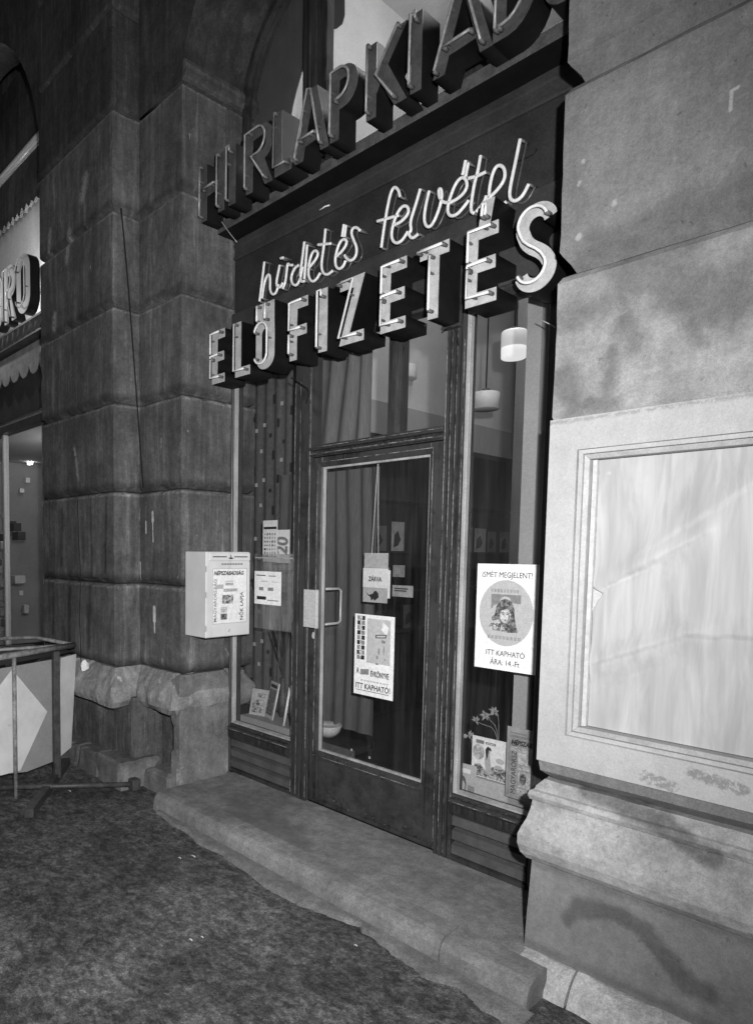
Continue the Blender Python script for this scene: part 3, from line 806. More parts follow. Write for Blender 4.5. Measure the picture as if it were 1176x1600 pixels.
# boards above the openings
box('lower_board', -3.528, -1.17, 2.835, 2.93, 2.792, 3.155, 'board2', sf, .003)
box('sign_board', -3.528, -1.17, 2.862, 2.93, 3.157, 3.50, 'board', sf)
hrail('top_moulding', -3.528, -1.17, [(2.93, 3.502), (2.852, 3.502), (2.846, 3.508), (2.846, 3.518), (2.854, 3.524), (2.856, 3.575), (2.848, 3.582), (2.848, 3.60), (2.857, 3.606), (2.857, 3.625), (2.93, 3.625)], 'board2', n=24, rough=.002)
box('sign_shelf', -3.528, -1.172, 2.715, 2.93, 3.630, 3.69, 'greymetal', sf, .002)
box('shelf_soffit', -3.527, -1.173, 2.716, 2.93, 3.6262, 3.6296, 'blackmetal', sf)

# fanlight over the shelf
fl = thing('fanlight', (-2.35, 2.9, 3.7), 'arched fanlight behind the upper neon letters with one dark mullion', 'window')
ah = arch_pts(-2.35, 1.165, 4.48, .74)
ai = arch_pts(-2.35, 1.125, 4.48, .70)
plate('fanlight_frame', [[(-3.515, 3.692)] + ah[::-1] + [(-1.185, 3.692)], [(-3.475, 3.73)] + ai[::-1] + [(-1.225, 3.73)]], 2.95, .05, 'wood', fl)
extr('mullion', [(-2.965, 2.95), (-2.965, 2.905), (-2.955, 2.90), (-2.91, 2.90), (-2.905, 2.88), (-2.875, 2.87), (-2.85, 2.87), (-2.82, 2.88), (-2.815, 2.90), (-2.775, 2.905), (-2.765, 2.95)], 'z', 3.731, 4.48+.70*math.sqrt(1-(.42/1.125)**2), 'wood', fl, n=6)
extr('mullion', [(-1.935, 2.95), (-1.935, 2.905), (-1.87, 2.87), (-1.83, 2.87), (-1.765, 2.905), (-1.765, 2.95)], 'z', 3.731, 5.10, 'wood', fl, n=6)
plate('fanlight_glass', [[(-3.475, 3.73)] + ai[::-1] + [(-1.225, 3.73)]], 2.935, .004, 'glass', fl)
# grey sheet standing in for the curved shade behind the left part
P = [at(u, v_, 3.02) for u, v_ in ((450, 215), (452, 190), (456, 165), (462, 140), (470, 112), (480, 88), (494, 62), (512, 45), (524, 43), (533, 36), (537, 22), (537, -80), (537, -200))]
bl = plate('shade_cutout', [[(-3.9, 3.75), (P[0].x, 3.75)] + [(p.x, p.z) for p in P] + [(-3.9, P[-1].z)]], 3.03, .006, 'cutout')
tag(bl, 'grey sheet standing in for the curved shade behind the left pane of the fanlight', 'cutout')

# ------------------------------------------------------------------ room behind the glass
rm = thing('shop_room', (-2.3, 5, .1), 'dim shop interior seen through the door glass and windows', 'room')
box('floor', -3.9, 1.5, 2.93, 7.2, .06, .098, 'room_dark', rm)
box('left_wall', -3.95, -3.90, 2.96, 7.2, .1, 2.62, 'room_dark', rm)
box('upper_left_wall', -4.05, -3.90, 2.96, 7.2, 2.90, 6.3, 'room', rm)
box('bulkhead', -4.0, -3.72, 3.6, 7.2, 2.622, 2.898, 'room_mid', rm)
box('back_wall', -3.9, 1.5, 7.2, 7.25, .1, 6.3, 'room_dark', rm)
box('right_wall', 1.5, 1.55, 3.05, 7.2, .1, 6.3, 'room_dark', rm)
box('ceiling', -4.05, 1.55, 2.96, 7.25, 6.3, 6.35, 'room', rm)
box('corner_column', -3.35, -3.10, 6.2, 6.5, .1, 6.3, 'room_mid', rm)
box('window_jamb', -1.60, -1.53, 3.05, 3.35, .1, 2.9, 'room_mid', rm)
# wall shelves with magazines
wsf = thing('wall_shelf', (-3.8, 5, .1), 'dark wall shelving with a few magazines deep in the shop', 'shelf')
for z in (.9, 1.25, 1.60, 2.05):
    box('shelf_board', -3.898, -3.60, 3.8, 7.0, z, z+.02, 'room_dark', wsf)
for row, z, ys in (('eye-level', 1.62, (4.3, 4.55, 4.80, 5.9, 6.15, 6.4, 6.65)), ('lowest', .92, (4.5, 5.0, 5.3)), ('second lowest', 1.27, (4.6, 5.6, 6.2))):
    for k_, y in enumerate(ys):
        wdt = random.uniform(.15, .2); h = random.uniform(.20, .27)
        o = box('magazine', -3.70, -3.69, y, y+wdt, z, z+h, random.choice(['paper3', 'ink_grey', 'mag_dark']))
        tag(o, '%s magazine from the door on the %s board of the dark wall shelf' % (('nearest', 'second', 'third', 'fourth', 'fifth', 'sixth', 'seventh')[k_], row), 'magazine', 'magazines on the wall shelves')
        L_ = [[(y+.02, z+.03), (y+wdt*.5, z+.05), (y+wdt*.7, z+h*.4), (y+wdt*.45, z+h*.7), (y+.03, z+h*.55)]]
        plate_x('cover_print', L_, -3.6895, .001, 'ink', o)
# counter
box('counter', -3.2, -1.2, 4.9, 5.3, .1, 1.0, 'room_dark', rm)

# lamps in the shop
def shade(x, y, z, r, h, mat, label, lit):
    t = thing('hanging_lamp', (x, y, z), label, 'lamp')
    bm = bmesh.new()
    N = 28
    rs = [(r*.92, z+h), (r, z+h*.94), (r, z+h*.42), (r*.97, z+h*.40)] if lit else [(r*.92, z+h), (r, z+h*.94), (r, z+h*.02), (r*.96, z)]
    rings = [[bm.verts.new((x+q*math.cos(2*math.pi*i/N), y+q*math.sin(2*math.pi*i/N), zz)) for i in range(N)] for q, zz in rs]
    for a, b in zip(rings, rings[1:]):
        for j in range(N): bm.faces.new((a[j], a[(j+1) % N], b[(j+1) % N], b[j]))
    bm.faces.new(rings[0]); bm.faces.new(rings[-1][::-1])
    link('lamp_shade', bm_mesh(bm), mat, t, True)
    if lit:
        bm = bmesh.new()
        rings = [[bm.verts.new((x+q*math.cos(2*math.pi*i/N), y+q*math.sin(2*math.pi*i/N), zz)) for i in range(N)] for q, zz in ((r*.97, z+h*.39), (r*.99, z+h*.37), (r*.97, z+h*.03), (r*.9, z))]
        for a, b in zip(rings, rings[1:]):
            for j in range(N): bm.faces.new((a[j], a[(j+1) % N], b[(j+1) % N], b[j]))
        bm.faces.new(rings[0]); bm.faces.new(rings[-1][::-1])
        link('lower_shade', bm_mesh(bm), 'lamplow', t, True)
    tube('cord', [[(x, y, z+h), (x, y, 6.3)]], .006, 'cable', t)
    o = extr('ceiling_cup', ell(x, y, r*.3, r*.3, 16), 'z', z+h+.001, z+h+.03, 'greymetal', t)
    return t
p = at(802, 560, 4.6); shade(p.x, 4.6, p.z, .088, .19, 'lampglow', 'lit drum lamp shade high behind the right window', True)
p = at(758, 640, 4.9); shade(p.x, 4.9, p.z, .105, .13, 'shade', 'unlit shallow lamp shade below and left of the lit one', False)
p = at(632, 592, 5.2); shade(p.x, 5.2, p.z, .11, .12, 'shade', 'unlit lamp shade seen through the right transom pane', False)
ll = bpy.data.lights.new('shop_lamp_light', 'POINT'); ll.energy = 30; ll.shadow_soft_size = .12
lx = bpy.data.objects.new('shop_lamp_light', ll); COL.objects.link(lx); lx.location = (-2.4, 4.5, 3.9)

l4 = bpy.data.lights.new('fanlight_fill_light', 'POINT'); l4.energy = 75; l4.shadow_soft_size = .12  # added unseen fill that brightens the wall behind the fanlight, no fixture
lx4 = bpy.data.objects.new('fanlight_fill_light', l4); COL.objects.link(lx4); lx4.location = (-2.2, 4.2, 5.75)
# curtains
def curtain(name, x0, x1, y, z0, z1, amp, wl, mat, seed=0, sag=0):
    bm = bmesh.new(); n = max(24, int((x1-x0)/wl*10)); nz = 10
    R_ = []
    for j in range(nz+1):
        z = z0+(z1-z0)*j/nz; r = []
        for i in range(n+1):
            x = x0+(x1-x0)*i/n
            ph = x/wl*2*math.pi+seed+4.5*noise.noise(Vector((x*4.3, seed, z*.5)))+sag*(z-z0)*math.sin(x*5)
            r.append(bm.verts.new((x, y+amp*math.sin(ph)*(.7+.5*noise.noise(Vector((x*2, z, seed)))), z)))
        R_.append(r)
    for a, b in zip(R_, R_[1:]):
        for i in range(n): bm.faces.new((a[i], a[i+1], b[i+1], b[i]))
    return link(name, bm_mesh(bm), mat, None, True)
tag(curtain('curtain', -3.36, -2.52, 3.14, .5, 2.12, .014, .10, 'curtain', 1), 'plain grey curtain hanging behind the left half of the door glass', 'curtain')
tag(curtain('curtain', -3.10, -2.50, 3.02, 2.16, 2.85, .02, .13, 'curtain_light', 4, 3), 'draped sheer curtain behind the left transom pane above the door', 'curtain')
cp = thing('patterned_curtain', (-3.8, 3.2, .5), 'dark cloth with small light and dark squares behind the left window', 'curtain')
def cloth_y(x, z): return 3.22+.012*math.sin(x*60+noise.noise(Vector((x*2, z, 0))))
bm = bmesh.new(); R_ = []
for j in range(9):
    z = .46+2.8*j/8
    R_.append([bm.verts.new((-4.5+1.42*i/90, cloth_y(-4.5+1.42*i/90, z), z)) for i in range(91)])
for a, b in zip(R_, R_[1:]):
    for i in range(90): bm.faces.new((a[i], a[i+1], b[i+1], b[i]))
link('cloth', bm_mesh(bm), 'cloth', cp, True)
random.seed(3)
# the repeat of the woven pattern
unit = [(.00, .05, 'l', 1), (.16, .18, 'l', 1), (.30, .02, 'l', 1), (.09, .22, 'd', 2.4), (.20, .30, 'd', 1), (.26, .12, 'd', 2.4), (.33, .26, 'l', 1), (.05, .36, 'd', 1), (.14, .05, 'd', 2.2)]
for ci in range(-2, 3):
    for ri in range(6):
        for (ux, uz, kd, hh) in unit:
            x = -3.98+ci*.38+ux; z = .52+ri*.385+uz
            if x < -4.46 or x > -3.12 or z > 2.7: continue
            s_ = .013
            o = box('light_square' if kd == 'l' else 'dark_square', x-s_, x+s_, cloth_y(x, z)-.014, cloth_y(x, z)-.012, z-s_*hh, z+s_*hh, 'square_light' if kd == 'l' else 'square_dark', cp)

# ------------------------------------------------------------------ sign letters
def arc(cx, cz, rx, rz, a0, a1, n=12):
    return [(cx+rx*math.cos(math.radians(a0+(a1-a0)*i/n)), cz+rz*math.sin(math.radians(a0+(a1-a0)*i/n))) for i in range(n+1)]
def stroke_outline(C, s):
    L_, R_ = [], []
    for i, p in enumerate(C):
        a = Vector(C[max(0, i-1)]); b = Vector(C[min(len(C)-1, i+1)]); d = (b-a).normalized(); nn = Vector((-d.y, d.x))*s/2
        L_.append((p[0]+nn.x, p[1]+nn.y)); R_.append((p[0]-nn.x, p[1]-nn.y))
    return L_ + R_[::-1]
def glyph(ch, w_, h, s):
    """returns (loops, tube paths) in local metres"""
    c = s/2
    if ch == 'E' or ch == 'É':
        m0, m1 = h*.5-s*.5, h*.5+s*.5
        top_ = [(w_, h), (0, h)]
        T = [[(w_*.9, c), (c, c), (c, h*.44)], [(w_*.8, h*.5), (c, h*.5), (c, h*.46)], [(c, h*.54), (c, h-c), (w_*.9, h-c)]]
        if ch == 'É':
            top_ = [(w_, h), (w_*.74, h), (w_*.86, h+.30*h), (w_*.86-s*1.05, h+.30*h), (w_*.74-s*1.0, h), (0, h)]
            T.append([(w_*.60, h+.02), (w_*.62, h+.20*h), (w_*.74, h+.20*h), (w_*.70, h+.02)])
        return [[(0, 0), (w_, 0), (w_, s), (s, s), (s, m0), (w_*.94, m0), (w_*.94, m1), (s, m1), (s, h-s), (w_, h-s)] + top_], T
    if ch == 'F':
        m0, m1 = h*.47-s*.5, h*.47+s*.5
        return [[(0, 0), (s, 0), (s, m0), (w_*.95, m0), (w_*.95, m1), (s, m1), (s, h-s), (w_, h-s), (w_, h), (0, h)]], \
            [[(c, .03), (c, h*.40)], [(w_*.85, h*.47), (c, h*.47), (c, h-c), (w_*.9, h-c)]]
    if ch == 'L':
        return [[(0, 0), (w_, 0), (w_, s), (s, s), (s, h), (0, h)]], [[(c, h-.02), (c, c), (w_*.9, c)]]
    if ch in 'IÍ':
        return [[(0, 0), (w_, 0), (w_, h), (0, h)]], [[(w_*.3, .02), (w_*.3, h-.02), (w_*.75, h-.02), (w_*.75, h-.05)]]
    if ch == 'T':
        a = (w_-s)/2
        return [[(a, 0), (a+s, 0), (a+s, h-s), (w_, h-s), (w_, h), (0, h), (0, h-s), (a, h-s)]], [[(w_/2, .03), (w_/2, h-s*1.1)], [(.01, h-c), (w_*.92, h-c)]]
    if ch == 'Z':
        k = w_*.42
        return [[(0, 0), (w_, 0), (w_, s), (k, s), (w_, h), (0, h), (0, h-s), (w_-k, h-s)]], [[(.01, h-c), (w_*.72, h-c), (w_*.16, c), (w_*.9, c)]]
    if ch == 'H':
        return [[(0, 0), (s, 0), (s, h*.5-c), (w_-s, h*.5-c), (w_-s, 0), (w_, 0), (w_, h), (w_-s, h), (w_-s, h*.5+c), (s, h*.5+c), (s, h), (0, h)]], \
            [[(c, .02), (c, h-.02)], [(w_-c, .02), (w_-c, h-.02)], [(s, h*.5), (w_-s, h*.5)]]
    if ch == 'A':
        H1 = h*.86
        xi = lambda z: s+(w_/2-s)*z/H1
        c0, c1 = h*.20, h*.20+s*.9
        return [[(0, 0), (s, 0), (xi(c0), c0), (w_-xi(c0), c0), (w_-s, 0), (w_, 0), (w_/2+s*.6, h), (w_/2-s*.6, h)],
                [(xi(c1), c1), (w_-xi(c1), c1), (w_/2, H1)]], [[(c, .01), (w_/2-.004, h-.02), (w_/2+.02, h-.03), (w_-c*1.2, .02)], [(w_*.25, h*.26), (w_*.7, h*.26)]]
    if ch == 'K':
        return [[(0, 0), (s, 0), (s, h*.30), (s+w_*.10, h*.42), (w_-s*1.2, 0), (w_, 0), (s+w_*.28, h*.60), (w_*.98, h), (w_*.98-s*1.2, h), (s, h*.52), (s, h), (0, h)]], \
            [[(c, .02), (c, h-.02)], [(w_*.86, h-.02), (s+w_*.1, h*.47), (w_*.9-c, .02)]]
    if ch in 'PR':
        z0 = h*.42; r = (h-z0)/2; cx = w_-r*.95 if w_ > r else w_*.4
        ri = r-s
        hole = [(s, z0+s)] + arc(cx, z0+r, r*.95-s, ri, -90, 90) + [(s, h-s)]
        if ch == 'P':
            return [[(0, 0), (s, 0), (s, z0)] + arc(cx, z0+r, r*.95, r, -90, 90) + [(0, h)], hole], \
                [[(c, .02), (c, h-c)] + arc(cx, z0+r, r*.95-c, r-c, 90, -90) + [(s, z0+c)]]
        return [[(0, 0), (s, 0), (s, z0), (s+w_*.12, z0), (w_-s*1.1, 0), (w_, 0), (cx+.1*w_, z0+.004)] + arc(cx, z0+r, r*.95, r, -75, 90) + [(0, h)], hole], \
            [[(c, .02), (c, h-c)] + arc(cx, z0+r, r*.95-c, r-c, 90, -90) + [(s+w_*.1, z0+c), (w_-s*.6, .02)]]
    if ch == 'D':
        cx = w_*.35
        return [[(0, 0)] + arc(cx, h/2, w_-cx, h/2, -90, 90) + [(0, h)], [(s, s)] + arc(cx, h/2, w_-cx-s, h/2-s, -90, 90) + [(s, h-s)]], \
            [[(c, c), (c, h-c)] + arc(cx, h/2, w_-cx-c, h/2-c, 90, -90) + [(c*1.5, c)]]
    if ch in 'OŐÓ':
        r = w_/2; hh = h if ch == 'O' else h*.86
        out = arc(r, r, r, r, 180, 360) + arc(r, hh-r, r, r, 0, 180)
        ri = r-s
        hole = arc(r, r, ri, ri*1.0, 180, 360) + arc(r, hh-r, ri, ri, 0, 180)
        loops = [out, hole]
        T = [arc(r, r, r-c, r-c, 200, 360) + arc(r, hh-r, r-c, r-c, 0, 170)]
        if ch == 'Ő':
            k = .02
            out = arc(r, r, r, r, 180, 360) + [(w_, hh-r)] + [(w_-.004, hh-.02), (w_-.004, h+.05), (.008, h+.05), (.008, hh-.02), (0, hh-r)]
            loops = [out, hole]
            T += [[(w_*.28, hh-.01), (w_*.28, h+.03)], [(w_*.72, hh-.01), (w_*.72, h+.03)]]
        return loops, T
    if ch == 'S':
        q = w_/2-c
        C = arc(w_/2, h-c-q, q, q, 15, 90, 8) + arc(w_/2, h-c-q, q, q, 100, 200, 9) + [(w_*.30, h*.55), (w_*.68, h*.42)] + arc(w_/2, c+q, q, q, 20, -90, 10) + arc(w_/2, c+q, q, q, -100, -165, 6)
        # smooth the spine
        for _ in range(2):
            Q = [C[0]]
            for i in range(len(C)-1):
                Q += [(C[i][0]*.75+C[i+1][0]*.25, C[i][1]*.75+C[i+1][1]*.25), (C[i][0]*.25+C[i+1][0]*.75, C[i][1]*.25+C[i+1][1]*.75)]
            Q.append(C[-1]); C = Q
        return [stroke_outline(C, s)], [C[3:-3:2]]
def sign_letter(par, ch, x0, x1, z0, h, s, yf, depth, faces, tubes, smooth=0, inset=.0):
    w_ = x1-x0
    loops, T = glyph(ch, w_, h, s)
    sh_ = lambda L: [(x0+x, z0+z) for x, z in L]
    b = plate('letter', [sh_(L) for L in loops], yf+depth, depth-.002, 'blackmetal', par)
    plate('letter_face', [sh_(L) for L in loops], yf+.0015, .0035, faces, b)
    yt = yf-.038
    paths = [[(x0+x, yt, z0+z) for x, z in t] for t in T]
    tube('neon_tube', paths, .0062, tubes, b, 8)
    caps, sup = [], []
    for t in T:
        for (x, z) in (t[0], t[-1]):
            sup.append([(x0+x, yt+.001, z0+z), (x0+x, yf-.003, z0+z)])
        mid = t[len(t)//2]; 
    for q_ in sup: tube('tube_holder', [q_], .0085, 'holder', b, 8)
    # small clips
    cl = []
    for t in T:
        for i in range(len(t)-1):
            if math.dist(t[i], t[i+1]) > .1:
                a = Vector(t[i]).lerp(Vector(t[i+1]), .25 if random.random() < .5 else .7)
                cl.append((x0+a.x-.004, x0+a.x+.004, yt, yf-.003, z0+a.y-.004, z0+a.y+.004))
    for q_ in cl: boxes('tube_clip', [q_], 'holder', b)
    return b
es = thing('neon_letter_sign', (-2.35, 2.8, 2.67), 'lower row of white-faced neon box letters spelling ELŐFIZETÉS', 'sign')
row = [('E', -3.503, -3.375), ('L', -3.268, -3.130), ('Ő', -3.075, -2.915), ('F', -2.785, -2.649), ('I', -2.563, -2.503), ('Z', -2.415, -2.252),
       ('E', -2.146, -2.000), ('T', -1.925, -1.772), ('É', -1.683, -1.537), ('S', -1.457, -1.285)]
for ch, a, b in row:
    hgt = .328 if ch not in 'SI' else (.345 if ch == 'S' else .328)
    sign_letter(es, ch, a, b, 2.668 if ch != 'S' else 2.655, hgt, .054 if ch != 'Ő' else .050, 2.66, .172, 'letterface', 'tube')
hs = thing('neon_letter_sign', (-2.35, 2.65, 3.65), 'upper row of dull sooty box letters spelling HÍRLAPKIADÓ on the shelf', 'sign')
Yh = 2.58
def hx(u): return at(u, 150, Yh).x
row2 = [('H', -3.52, -3.29), ('Í', -3.245, -3.185), ('R', -3.085, -2.86), ('L', -2.842, -2.71), ('A', -2.68, -2.44), ('P', -2.43, -2.255), ('K', -2.197, -1.965),
        ('I', -1.945, -1.888), ('A', -1.825, -1.545), ('D', -1.545, -1.36), ('Ó', -1.335, -1.19)]
for ch, a, b in row2:
    sign_letter(hs, ch, a, b, 3.652, .335, .056, Yh, .13, 'letterface_dirty', 'tube_dirty')

# script neon on the dark board
ss = thing('neon_script_sign', (-2.3, 2.8, 3.2), 'white glass tube script reading hirdetés felvétel on the dark board', 'sign')
def z1(P, ox, oy, k, dx=0, y=2.80): return [at(ox+(a+dx)/k, oy+b/k, y) for a, b in P]
W1 = {'h': [[(411, 832), (398, 940), (383, 1058)], [(398, 1040), (410, 950), (428, 905), (442, 905), (444, 945), (442, 990), (455, 1020), (478, 1010), (490, 960)]],
      'i': [[(498, 850), (488, 900), (478, 950), (484, 980), (505, 975), (515, 950)], [(503, 812), (520, 808)]],
      'r': [[(515, 985), (530, 950), (538, 880), (543, 838), (556, 852), (572, 850)]],
      'd': [[(606, 850), (582, 868), (562, 915), (566, 955), (590, 970), (612, 940), (628, 860)], [(638, 718), (624, 830), (612, 915), (622, 948), (640, 940)], [(654, 735), (645, 840), (637, 930)]],
      'e': [[(660, 870), (695, 830), (718, 790), (705, 764), (680, 780), (662, 850), (660, 915), (680, 947), (705, 935), (728, 895)]],
      't': [[(758, 645), (748, 750), (733, 850), (742, 895), (768, 908), (800, 882)], [(714, 735), (790, 728)]],
      'é': [[(822, 800), (858, 765), (882, 722), (868, 700), (840, 715), (815, 790), (812, 850), (832, 876), (858, 860), (872, 825)], [(862, 620), (852, 690)], [(874, 625), (866, 690)]],
      's': [[(955, 655), (935, 635), (912, 640), (903, 668), (918, 710), (936, 750), (932, 800), (905, 828), (878, 815), (866, 795)]]}
W2 = {'f': [[(212, 415), (203, 378), (182, 362), (163, 395), (143, 490), (128, 585), (116, 675)], [(95, 540), (140, 528), (205, 510)]],
      'e': [[(182, 560), (225, 538), (258, 495), (250, 462), (222, 462), (190, 510), (168, 590), (170, 635), (192, 655), (222, 640), (252, 592)]],
      'l': [[(315, 375), (290, 460), (262, 545), (270, 590), (252, 600), (272, 632), (305, 605)]],
      'v': [[(360, 385), (342, 460), (333, 530), (345, 568), (370, 568), (400, 510), (425, 430), (424, 378), (410, 372), (408, 410), (430, 445), (470, 445)]],
      'é': [[(468, 445), (515, 420), (553, 375), (552, 330), (528, 312), (495, 345), (462, 430), (452, 490), (468, 515), (500, 508), (535, 470), (562, 432)], [(546, 230), (530, 305)], [(560, 242), (546, 312)]],
      't': [[(622, 205), (610, 280), (592, 340), (577, 430), (572, 490), (590, 500)], [(562, 320), (600, 312), (650, 288)]],
      'e.': [[(600, 492), (640, 445), (652, 410)], [(655, 430), (705, 385), (748, 325), (745, 268), (716, 250), (690, 275), (670, 350), (664, 420), (682, 462), (712, 474), (755, 440)]],
      'l.': [[(824, 120), (800, 240), (772, 370), (770, 425), (798, 440), (835, 415), (868, 350)]]}
for W, ox, oy, kk in ((W1, 300, 180, 3.637), (W2, 560, 180, 3.267)):
    for ch, st in W.items():
        paths = [z1(p_, ox, oy, kk) for p_ in st]
        b = tube('script_letter', paths, .0078, 'tube', ss, 10, 2)
        long_ = [p_ for p_ in st if len(p_) > 2 or math.dist(p_[0], p_[-1]) > 80]
        # darker return tube and stand-offs behind
        back = [[Vector((q.x+.012, 2.832, q.z-.004)) for q in z1(p_, ox, oy, kk)] for p_ in long_[:1]]
        tube('return_tube', back, .005, 'tube_back', b, 6, 2)
        sup = []
        for p_ in paths:
            for q in (p_[0], p_[-1]): sup.append([q+Vector((0, .004, 0)), Vector((q.x+.006, 2.861, q.z))])
        for q_ in sup: tube('tube_holder', [q_], .006, 'holder', b, 6)
# loose wires on the board
def wire(P, label):
    tag(tube('wire', [P], .003, 'cable', None, 6, 2), label, 'wire')
wire([at(800, 255, 2.85), at(812, 250, 2.84), at(835, 240, 2.85), at(838, 232, 2.858)], 'thin black wire looping off the end of the script lettering')
wire([at(455, 590, 2.80), at(470, 600, 2.78), at(485, 610, 2.80), at(478, 630, 2.83)], 'frayed wire hanging below the left end of the box letters')
wire([at(690, 520, 2.80), at(700, 510, 2.79), at(712, 512, 2.81), at(716, 540, 2.83)], 'black wire dangling beneath the letter T of the lower row')
tag(tube('wire', [[at(842, 498, 2.80), at(862, 508, 2.81), at(885, 522, 2.83)]], .0022, 'chrome', None, 6), 'short pale wire running down behind the letter S to the right pier', 'wire')
tag(tube('wire', [[at(343, 341, 2.70), at(357, 362, 2.70), at(370, 378, 2.705)]], .0025, 'chrome', None, 6, 1), 'pale wire across the left end of the sign shelf', 'wire')
tag(tube('wire', [[at(499, 328, 2.82), at(508, 322, 2.82), at(515, 320, 2.83)]], .004, 'paper', None, 6), 'short white stub of cable under the middle of the sign shelf', 'wire')
# ------------------------------------------------------------------ papers, notices and small things
def sheet_thing(name, label, cat, x0, x1, z0, z1_, y, mat='paper'):
    o = plate(name, [rect(x0, x1, z0, z1_)], y, .0012, mat)
    return tag(o, label, cat)
# poster on the door
YD = 2.876
x0, x1, z0, z1_ = -2.452, -2.180, .812, 1.262
o = sheet_thing('poster', 'white poster with vertical lettering taped low on the door glass', 'poster', x0, x1, z0, z1_, YD)
yp = YD-.0022
for i, ch in enumerate('MEGJELENT'):
    zz = z1_-.030-i*.0275
    d = i % 2
    plate('print_block', [rect(x0+.018, x0+.045, zz-.003, zz+.021), ], yp+.0006, .0004, 'ink' if d else 'ink_grey', o)
    plate('print_block', [rect(x0+.046, x0+.072, zz-.003, zz+.021), ], yp+.0006, .0004, 'ink_grey' if d else 'ink', o)
    text('lettering', ch, x0+.045, zz, .027, yp-.0006, 'paper', o, .9, 'CENTER', bold=.0008)
plate('picture', [rect(x0+.088, x1-.024, z0+.185, z1_-.02)], yp+.0004, .0005, 'paper2', o)
plate('print', [[(x1-.085, z1_-.075), (x1-.05, z1_-.105), (x1-.035, z1_-.06), (x1-.075, z1_-.035)]], yp-.0003, .0004, 'paper', o)
plate('print', [[(x1-.125, z1_-.125), (x1-.052, z1_-.118), (x1-.05, z1_-.098), (x1-.123, z1_-.106)], [(x1-.119, z1_-.120), (x1-.057, z1_-.114), (x1-.056, z1_-.103), (x1-.118, z1_-.110)]], yp-.0003, .0004, 'ink', o)
for (a, b_, c_, d_) in ((-.085, -.145, .024, .016), (-.105, -.205, .010, .032), (-.118, -.235, .012, .020), (-.07, -.200, .006, .045), (-.120, -.268, .016, .010), (-.062, -.24, .006, .012)):
    plate('print', [[(x1+a, z1_+b_), (x1+a+c_, z1_+b_-d_*.3), (x1+a+c_*1.2, z1_+b_+d_*.6), (x1+a+c_*.2, z1_+b_+d_)]], yp-.0003, .0004, 'ink_grey', o)
text('lettering', 'A', x0+.018, z0+.118, .045, yp, 'ink', o, .6, bold=.0012)
plate('print', [[(x0+.045, z0+.112), (x0+.105, z0+.118), (x0+.107, z0+.150), (x0+.047, z0+.142)]], yp+.0003, .0004, 'ink_grey', o)
text('lettering', 'ÉVKÖNYVE', x0+.118, z0+.112, .042, yp, 'ink', o, .58, bold=.0012)
text('lettering', '... ... . ..', x0+.05, z0+.075, .03, yp, 'ink_pale', o, .8)
plate('print', [rect(x0+.05+i*.022, x0+.066+i*.022, z0+.079, z0+.087) for i in range(9)], yp+.0003, .0004, 'ink_pale', o)
text('lettering', 'ITT KAPHATÓ!', x0+.014, z0+.035, .043, yp, 'ink', o, .84, bold=.0008)
plate('underline', [rect(x0+.014, x1-.028, z0+.024, z0+.027)], yp+.0003, .0004, 'ink', o)
# closed sign
zs_ = thing('hanging_sign', (-2.3, 2.915, 1.34), 'card sign lettered ZÁRVA hanging on a string inside the door', 'sign')
Ys = 2.93
x0, x1 = at(568, 900, Ys).x, at(606, 900, Ys).x
z0, z1_ = at(568, 940, Ys).z, at(568, 864, Ys).z
hh = z1_-z0
plate('card', [rect(x0+.002, x1-.002, z0+hh*.70, z1_)], Ys+.003, .003, 'paper2', zs_)
plate('card', [rect(x0-.001, x1+.002, z0+hh*.30, z0+hh*.695)], Ys, .004, 'paper', zs_)
plate('card', [rect(x0+.012, x1+.012, z0+hh*.10, z0+hh*.66)], Ys+.006, .002, 'paper', zs_)
plate('card', [rect(x0, x1, z0, z0+hh*.295)], Ys, .003, 'paper2', zs_)
text('lettering', 'ZÁRVA', (x0+x1)/2, z0+hh*.43, .036, Ys-.005, 'ink', zs_, .78, 'CENTER', bold=.001)
plate('bird_print', [[(x0+.02, z0+.055), (x0+.035, z0+.04), (x0+.055, z0+.028), (x0+.06, z0+.008), (x0+.075, z0+.02), (x0+.085, z0+.008), (x0+.098, z0+.02), (x0+.112, z0+.028), (x0+.11, z0+.05), (x0+.095, z0+.065), (x0+.08, z0+.062), (x0+.07, z0+.048), (x0+.045, z0+.04)]], Ys-.004, .0005, 'ink', zs_)
tp = at(590, 724, Ys)
tube('string', [[(x0+.055, Ys, z1_-.01), tuple(tp)], [(x0+.100, Ys, z1_-.01), tuple(tp+Vector((.004, 0, 0)))]], .0014, 'paper', zs_, 6)
# small notices inside
def lines(par, x0, x1, z0, z1_, y, n, mat='ink_grey', fill=.55, jag=True):
    L_ = []
    dz = (z1_-z0)/n
    for i in range(n):
        e = x1 if not jag else x0+(x1-x0)*random.uniform(.55, 1)
        L_.append(rect(x0, e, z0+i*dz, z0+i*dz+dz*fill))
    plate('print_lines', L_, y, .0004, mat, par)
a, b = at(613, 914, 3.05), at(645, 934, 3.05)
o = sheet_thing('notice', 'small grey card with two lines of print beside the closed sign', 'notice', a.x, b.x, b.z, a.z, 3.05, 'paper3'); lines(o, a.x+.015, b.x-.015, b.z+.03, a.z-.01, 3.0480, 2, 'ink')
a, b = at(614, 883, 3.3), at(632, 902, 3.3)
o = sheet_thing('notice', 'tiny dark bordered notice above the grey card', 'notice', a.x, b.x, b.z, a.z, 3.3, 'ink_grey'); lines(o, a.x+.015, b.x-.015, b.z+.02, a.z-.01, 3.298, 4, 'paper3')
